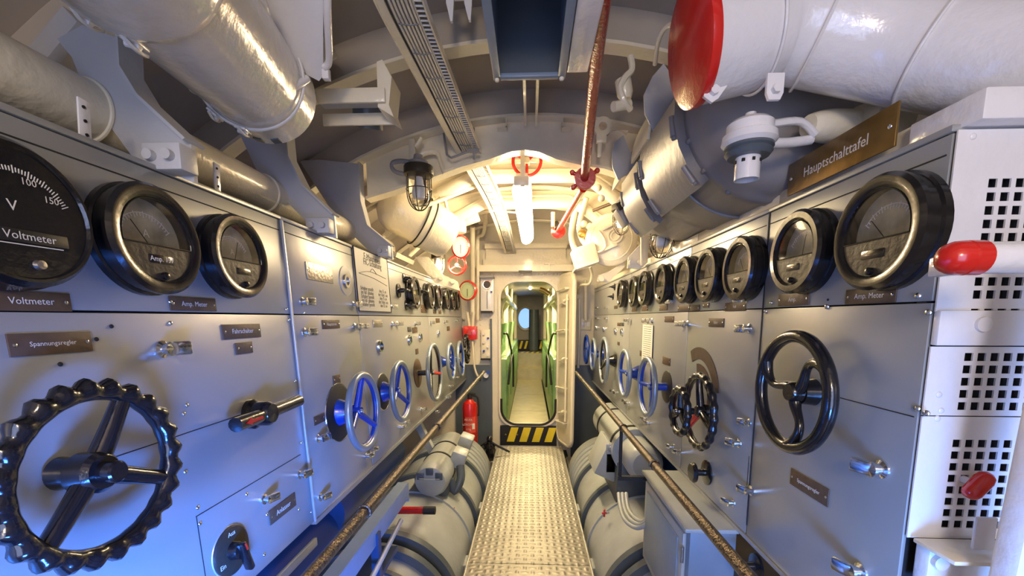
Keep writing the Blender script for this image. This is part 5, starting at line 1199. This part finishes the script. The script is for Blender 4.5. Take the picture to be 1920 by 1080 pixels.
# dark blue machinery behind (under left board)
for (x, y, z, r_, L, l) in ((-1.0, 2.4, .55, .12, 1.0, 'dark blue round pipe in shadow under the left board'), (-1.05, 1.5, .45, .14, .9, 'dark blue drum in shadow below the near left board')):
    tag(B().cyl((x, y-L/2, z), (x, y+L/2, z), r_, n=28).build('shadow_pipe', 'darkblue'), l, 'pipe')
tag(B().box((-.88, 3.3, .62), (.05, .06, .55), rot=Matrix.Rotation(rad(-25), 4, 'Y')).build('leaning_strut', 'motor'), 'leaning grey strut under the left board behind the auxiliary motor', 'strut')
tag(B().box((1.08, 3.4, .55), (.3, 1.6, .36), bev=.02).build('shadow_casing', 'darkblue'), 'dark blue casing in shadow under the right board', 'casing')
# locker
lk = thing('grey_locker', 'pale grey steel locker with recessed door standing under right board', 'locker', V(.635, 1.715, .31))
B().box((.645, 1.715, .525), (.16, .56, .43), bev=.004).build('body', 'boxin', lk, True); B().box((.635, 1.715, .745), (.185, .585, .015), bev=.003).build('top', 'motor', lk, True)
B().box((.558, 1.715, .525), (.014, .50, .38), bev=.004).build('door', 'motor', lk, True); B().box((.549, 1.715, .525), (.008, .42, .31), bev=.003).build('door_panel', 'boxin', lk, True)
for z in (.64, .42): B().cyl((.548, 1.455, z-.03), (.548, 1.455, z+.03), .006).build('hinge', 'steel', lk, True)

# ================================================================== NEXT COMPARTMENT
YE2 = 12.6
b = B(); rg = []
for i in range(33):
    a = rad(-20+220*i/32); rg.append([V(1.9*cos(a), YB+.04, HZ+1.75*sin(a)), V(1.9*cos(a), YE2, HZ+1.75*sin(a)), V(1.95*cos(a), YE2, HZ+1.8*sin(a)), V(1.95*cos(a), YB+.04, HZ+1.8*sin(a))])
struct(b.rings(rg).build('wall_engine_room', 'hull'))
fp = thing('engine_room_floor', 'brushed metal floor strip in the engine room beyond the hatch', 'floor plate', V(0, 7.8, -.02))
for y0, y1 in ((5.25, 6.7), (6.71, 8.2), (8.21, 10.2)): B().box((-.01, (y0+y1)/2, -.01), (.57, y1-y0, .02)).build('floor_panel', 'plank', fp, True)
tag(B().box((0, 7.8, -.3), (3.2, 5.0, .02)).build('bilge_plate', 'blk'), 'black bilge plating under the engine room floor strip', 'plate')
sp = thing('engine_room_step', 'two-tread metal step at the far end of the engine room floor', 'step', V(0, 10.4, 0))
B().box((0, 10.5, .13), (.66, .6, .26)).build('lower_tread', 'plank', sp, True); B().box((0, 11.0, .3), (.60, .5, .6)).build('upper_tread', 'plank', sp, True)
for k in range(4): x = -.24+.13*k; B(frame(V(1, 0, 0), V(0, 1, 0), V(0, 0, 1), V(0, 0, .601))).prism([(x, 10.8), (x+.06, 10.8), (x+.11, 11.2), (x+.05, 11.2)], 0, .003).build('stripe', 'yellow', sp, True)
for s, nm in ((-1, 'left'), (1, 'right')):
    e = thing('diesel_engine', 'green diesel engine with valve gear on the %s of the engine room' % nm, 'engine', V(s*.8, 8, 0))
    B().box((s*.70, 8.3, .45), (.80, 5.4, 1.0), bev=.04).build('crankcase', 'green', e, True)
    B().box((s*.72, 8.3, 1.06), (.62, 5.4, .26), bev=.03).build('cylinder_block', 'green', e, True)
    for k in range(6):
        y = 5.9+k*.85
        B().box((s*.62, y, 1.27), (.36, .55, .16), bev=.03).build('cylinder_head', 'green', e, True)
        for d in (-.15, .0, .15): B().cyl((s*.42, y+d, 1.10), (s*.38, y+d, 1.40), .022, n=10).build('push_rod', 'green', e, True)
        B().box((s*.30, y, .55), (.02, .5, .5), bev=.015).build('inspection_door', 'green', e, True)
        B().sphere((s*.6, y, 1.42), .05).build('injector', 'gold' if k % 2 else 'green', e, True)
    ip = thing('instrument_panel', 'dark instrument panel with glass dials over the %s engine' % nm, 'instrument panel', V(s*.46, 5.75, 1.45))
    B().box((s*.46, 5.75, 1.60), (.16, .05, .26), bev=.01).build('panel_board', 'motord', ip, True)
    for k in range(3): B(FB(V(s*.46, 5.722, 1.68-.08*k))).cyl((0, 0, 0), (0, 0, .012), .030, n=20).build('dial', 'wface', ip, True)
    hr = thing('engine_handrail', 'black bent handrail along the %s engine' % nm, 'handrail', V(s*.30, 6.2, .9))
    B().tube([(s*.33, 5.45, 1.28), (s*.31, 5.9, 1.25), (s*.28, 6.3, 1.02), (s*.28, 6.5, .9)], .014, 8, sub=3).build('upper_rail', 'blk', hr, True)
    B().tube([(s*.28, 5.5, .62), (s*.26, 5.7, .86), (s*.26, 6.0, .92), (s*.26, 6.6, .88), (s*.26, 6.65, .4)], .016, 8, sub=3).build('lower_rail', 'blk', hr, True)
    ex = thing('exhaust_pipe', 'cream exhaust pipe over the %s engine' % nm, 'pipe', V(s*.5, 7, 1.7))
    B().tube([(s*.36, 5.6, 1.78), (s*.34, 6.5, 1.76), (s*.36, 8.0, 1.75), (s*.36, 10.5, 1.72)], .05, 14, sub=3).build('pipe_body', 'cream', ex, True)
    for k in range(4): B().tube([(s*.36, 6+k*1.2, 1.74), (s*.42, 6+k*1.2, 1.6), (s*.42, 6+k*1.2, 1.35)], .04, 12, sub=3).build('branch', 'cream', ex, True)
tag(B().sphere(PY(935, 556, 5.6), .03).build('warning_light', 'red'), 'tiny red light at upper left inside the hatch', 'light')
tag(B().tube([PY(1012, 542, 6.0), PY(1020, 545, 6.0), PY(1030, 552, 6.0)], .035, 10, sub=3).build('copper_fitting', 'gold'), 'orange brass fitting at upper right inside the hatch', 'fitting')
# far bulkhead with round hatch
cz = PY(985, 597, YE2).z; cxh = PY(985, 597, YE2).x
b = B(); ins = [(cxh+.24*cos(rad(10*i)), cz+.33*sin(rad(10*i))) for i in range(36)]
ring_plate(b, ins, lambda x, z: (cxh+(x-cxh)*9, cz+(z-cz)*9), -.02, .02, FB(V(0, YE2, 0))); struct(b.build('wall_end', 'hull'))
b = B(); b.tube([(x, YE2-.04, z) for x, z in ins], .04, 8, closed=True); struct(b.build('trim_22', 'cream'))
tag(B(FB(V(cxh, YE2+.8, cz))).box((0, 0, 0), (1.6, 1.6, .02)).build('blue_glow_panel', 'portglow'), 'glowing blue panel standing for the light beyond the farthest round hatch', 'wall')  # emissive panel, blue light beyond the hatch put into its colour
tag(B().cyl((.10, 11.6, .6), (.10, 11.6, 1.7), .13, n=20).build('dark_column', 'motord'), 'dark navy column standing before the farthest round hatch', 'column')
for s in (-1, 1):
    for k, y in enumerate((7.2, 9.0, 11.2)):
        tag(B().cyl((s*.40, y, .5 if k < 2 else .6), (s*.40, y, 2.1), .035 if k < 2 else .06, n=14).build('pillar_pipe', 'cream'), '%s upright cream pipe beside the %s engine' % (('nearest', 'middle', 'farthest')[k], 'left' if s < 0 else 'right'), 'pipe')
fs = thing('floor_stripes', 'yellow and black striped floor ledge before the farthest hatch', 'step', V(0, 12.1, .6)); B().box((-.05, 12.2, .72), (.9, .5, .25)).build('ledge', 'blk', fs, True)
for k in range(6): x = -.45+.14*k; B(FB(V(0, 11.948, 0))).prism([(x, .62), (x+.06, .62), (x+.12, .84), (x+.06, .84)], 0, .003).build('stripe', 'yellow', fs, True)
for y in (6.6, 9.2):  # ceiling lamps added to light the compartment beyond the hatch
    t = thing('added_engine_lamp', 'glowing lamp added on engine room ceiling for light, %s of two' % ('nearer' if y < 8 else 'farther'), 'lamp', V(0, y, 2.1)); B().box((0, y, 2.16), (.14, .7, .04), bev=.01).build('housing', 'cream', t, True); B().cyl((0, y-.3, 2.12), (0, y+.3, 2.12), .03).build('tube', 'tube', t, True)
    area('engine_fill_light', (0, y, 2.07), (0, 0, 0), .1, .6, 46, (1.0, .80, .42))
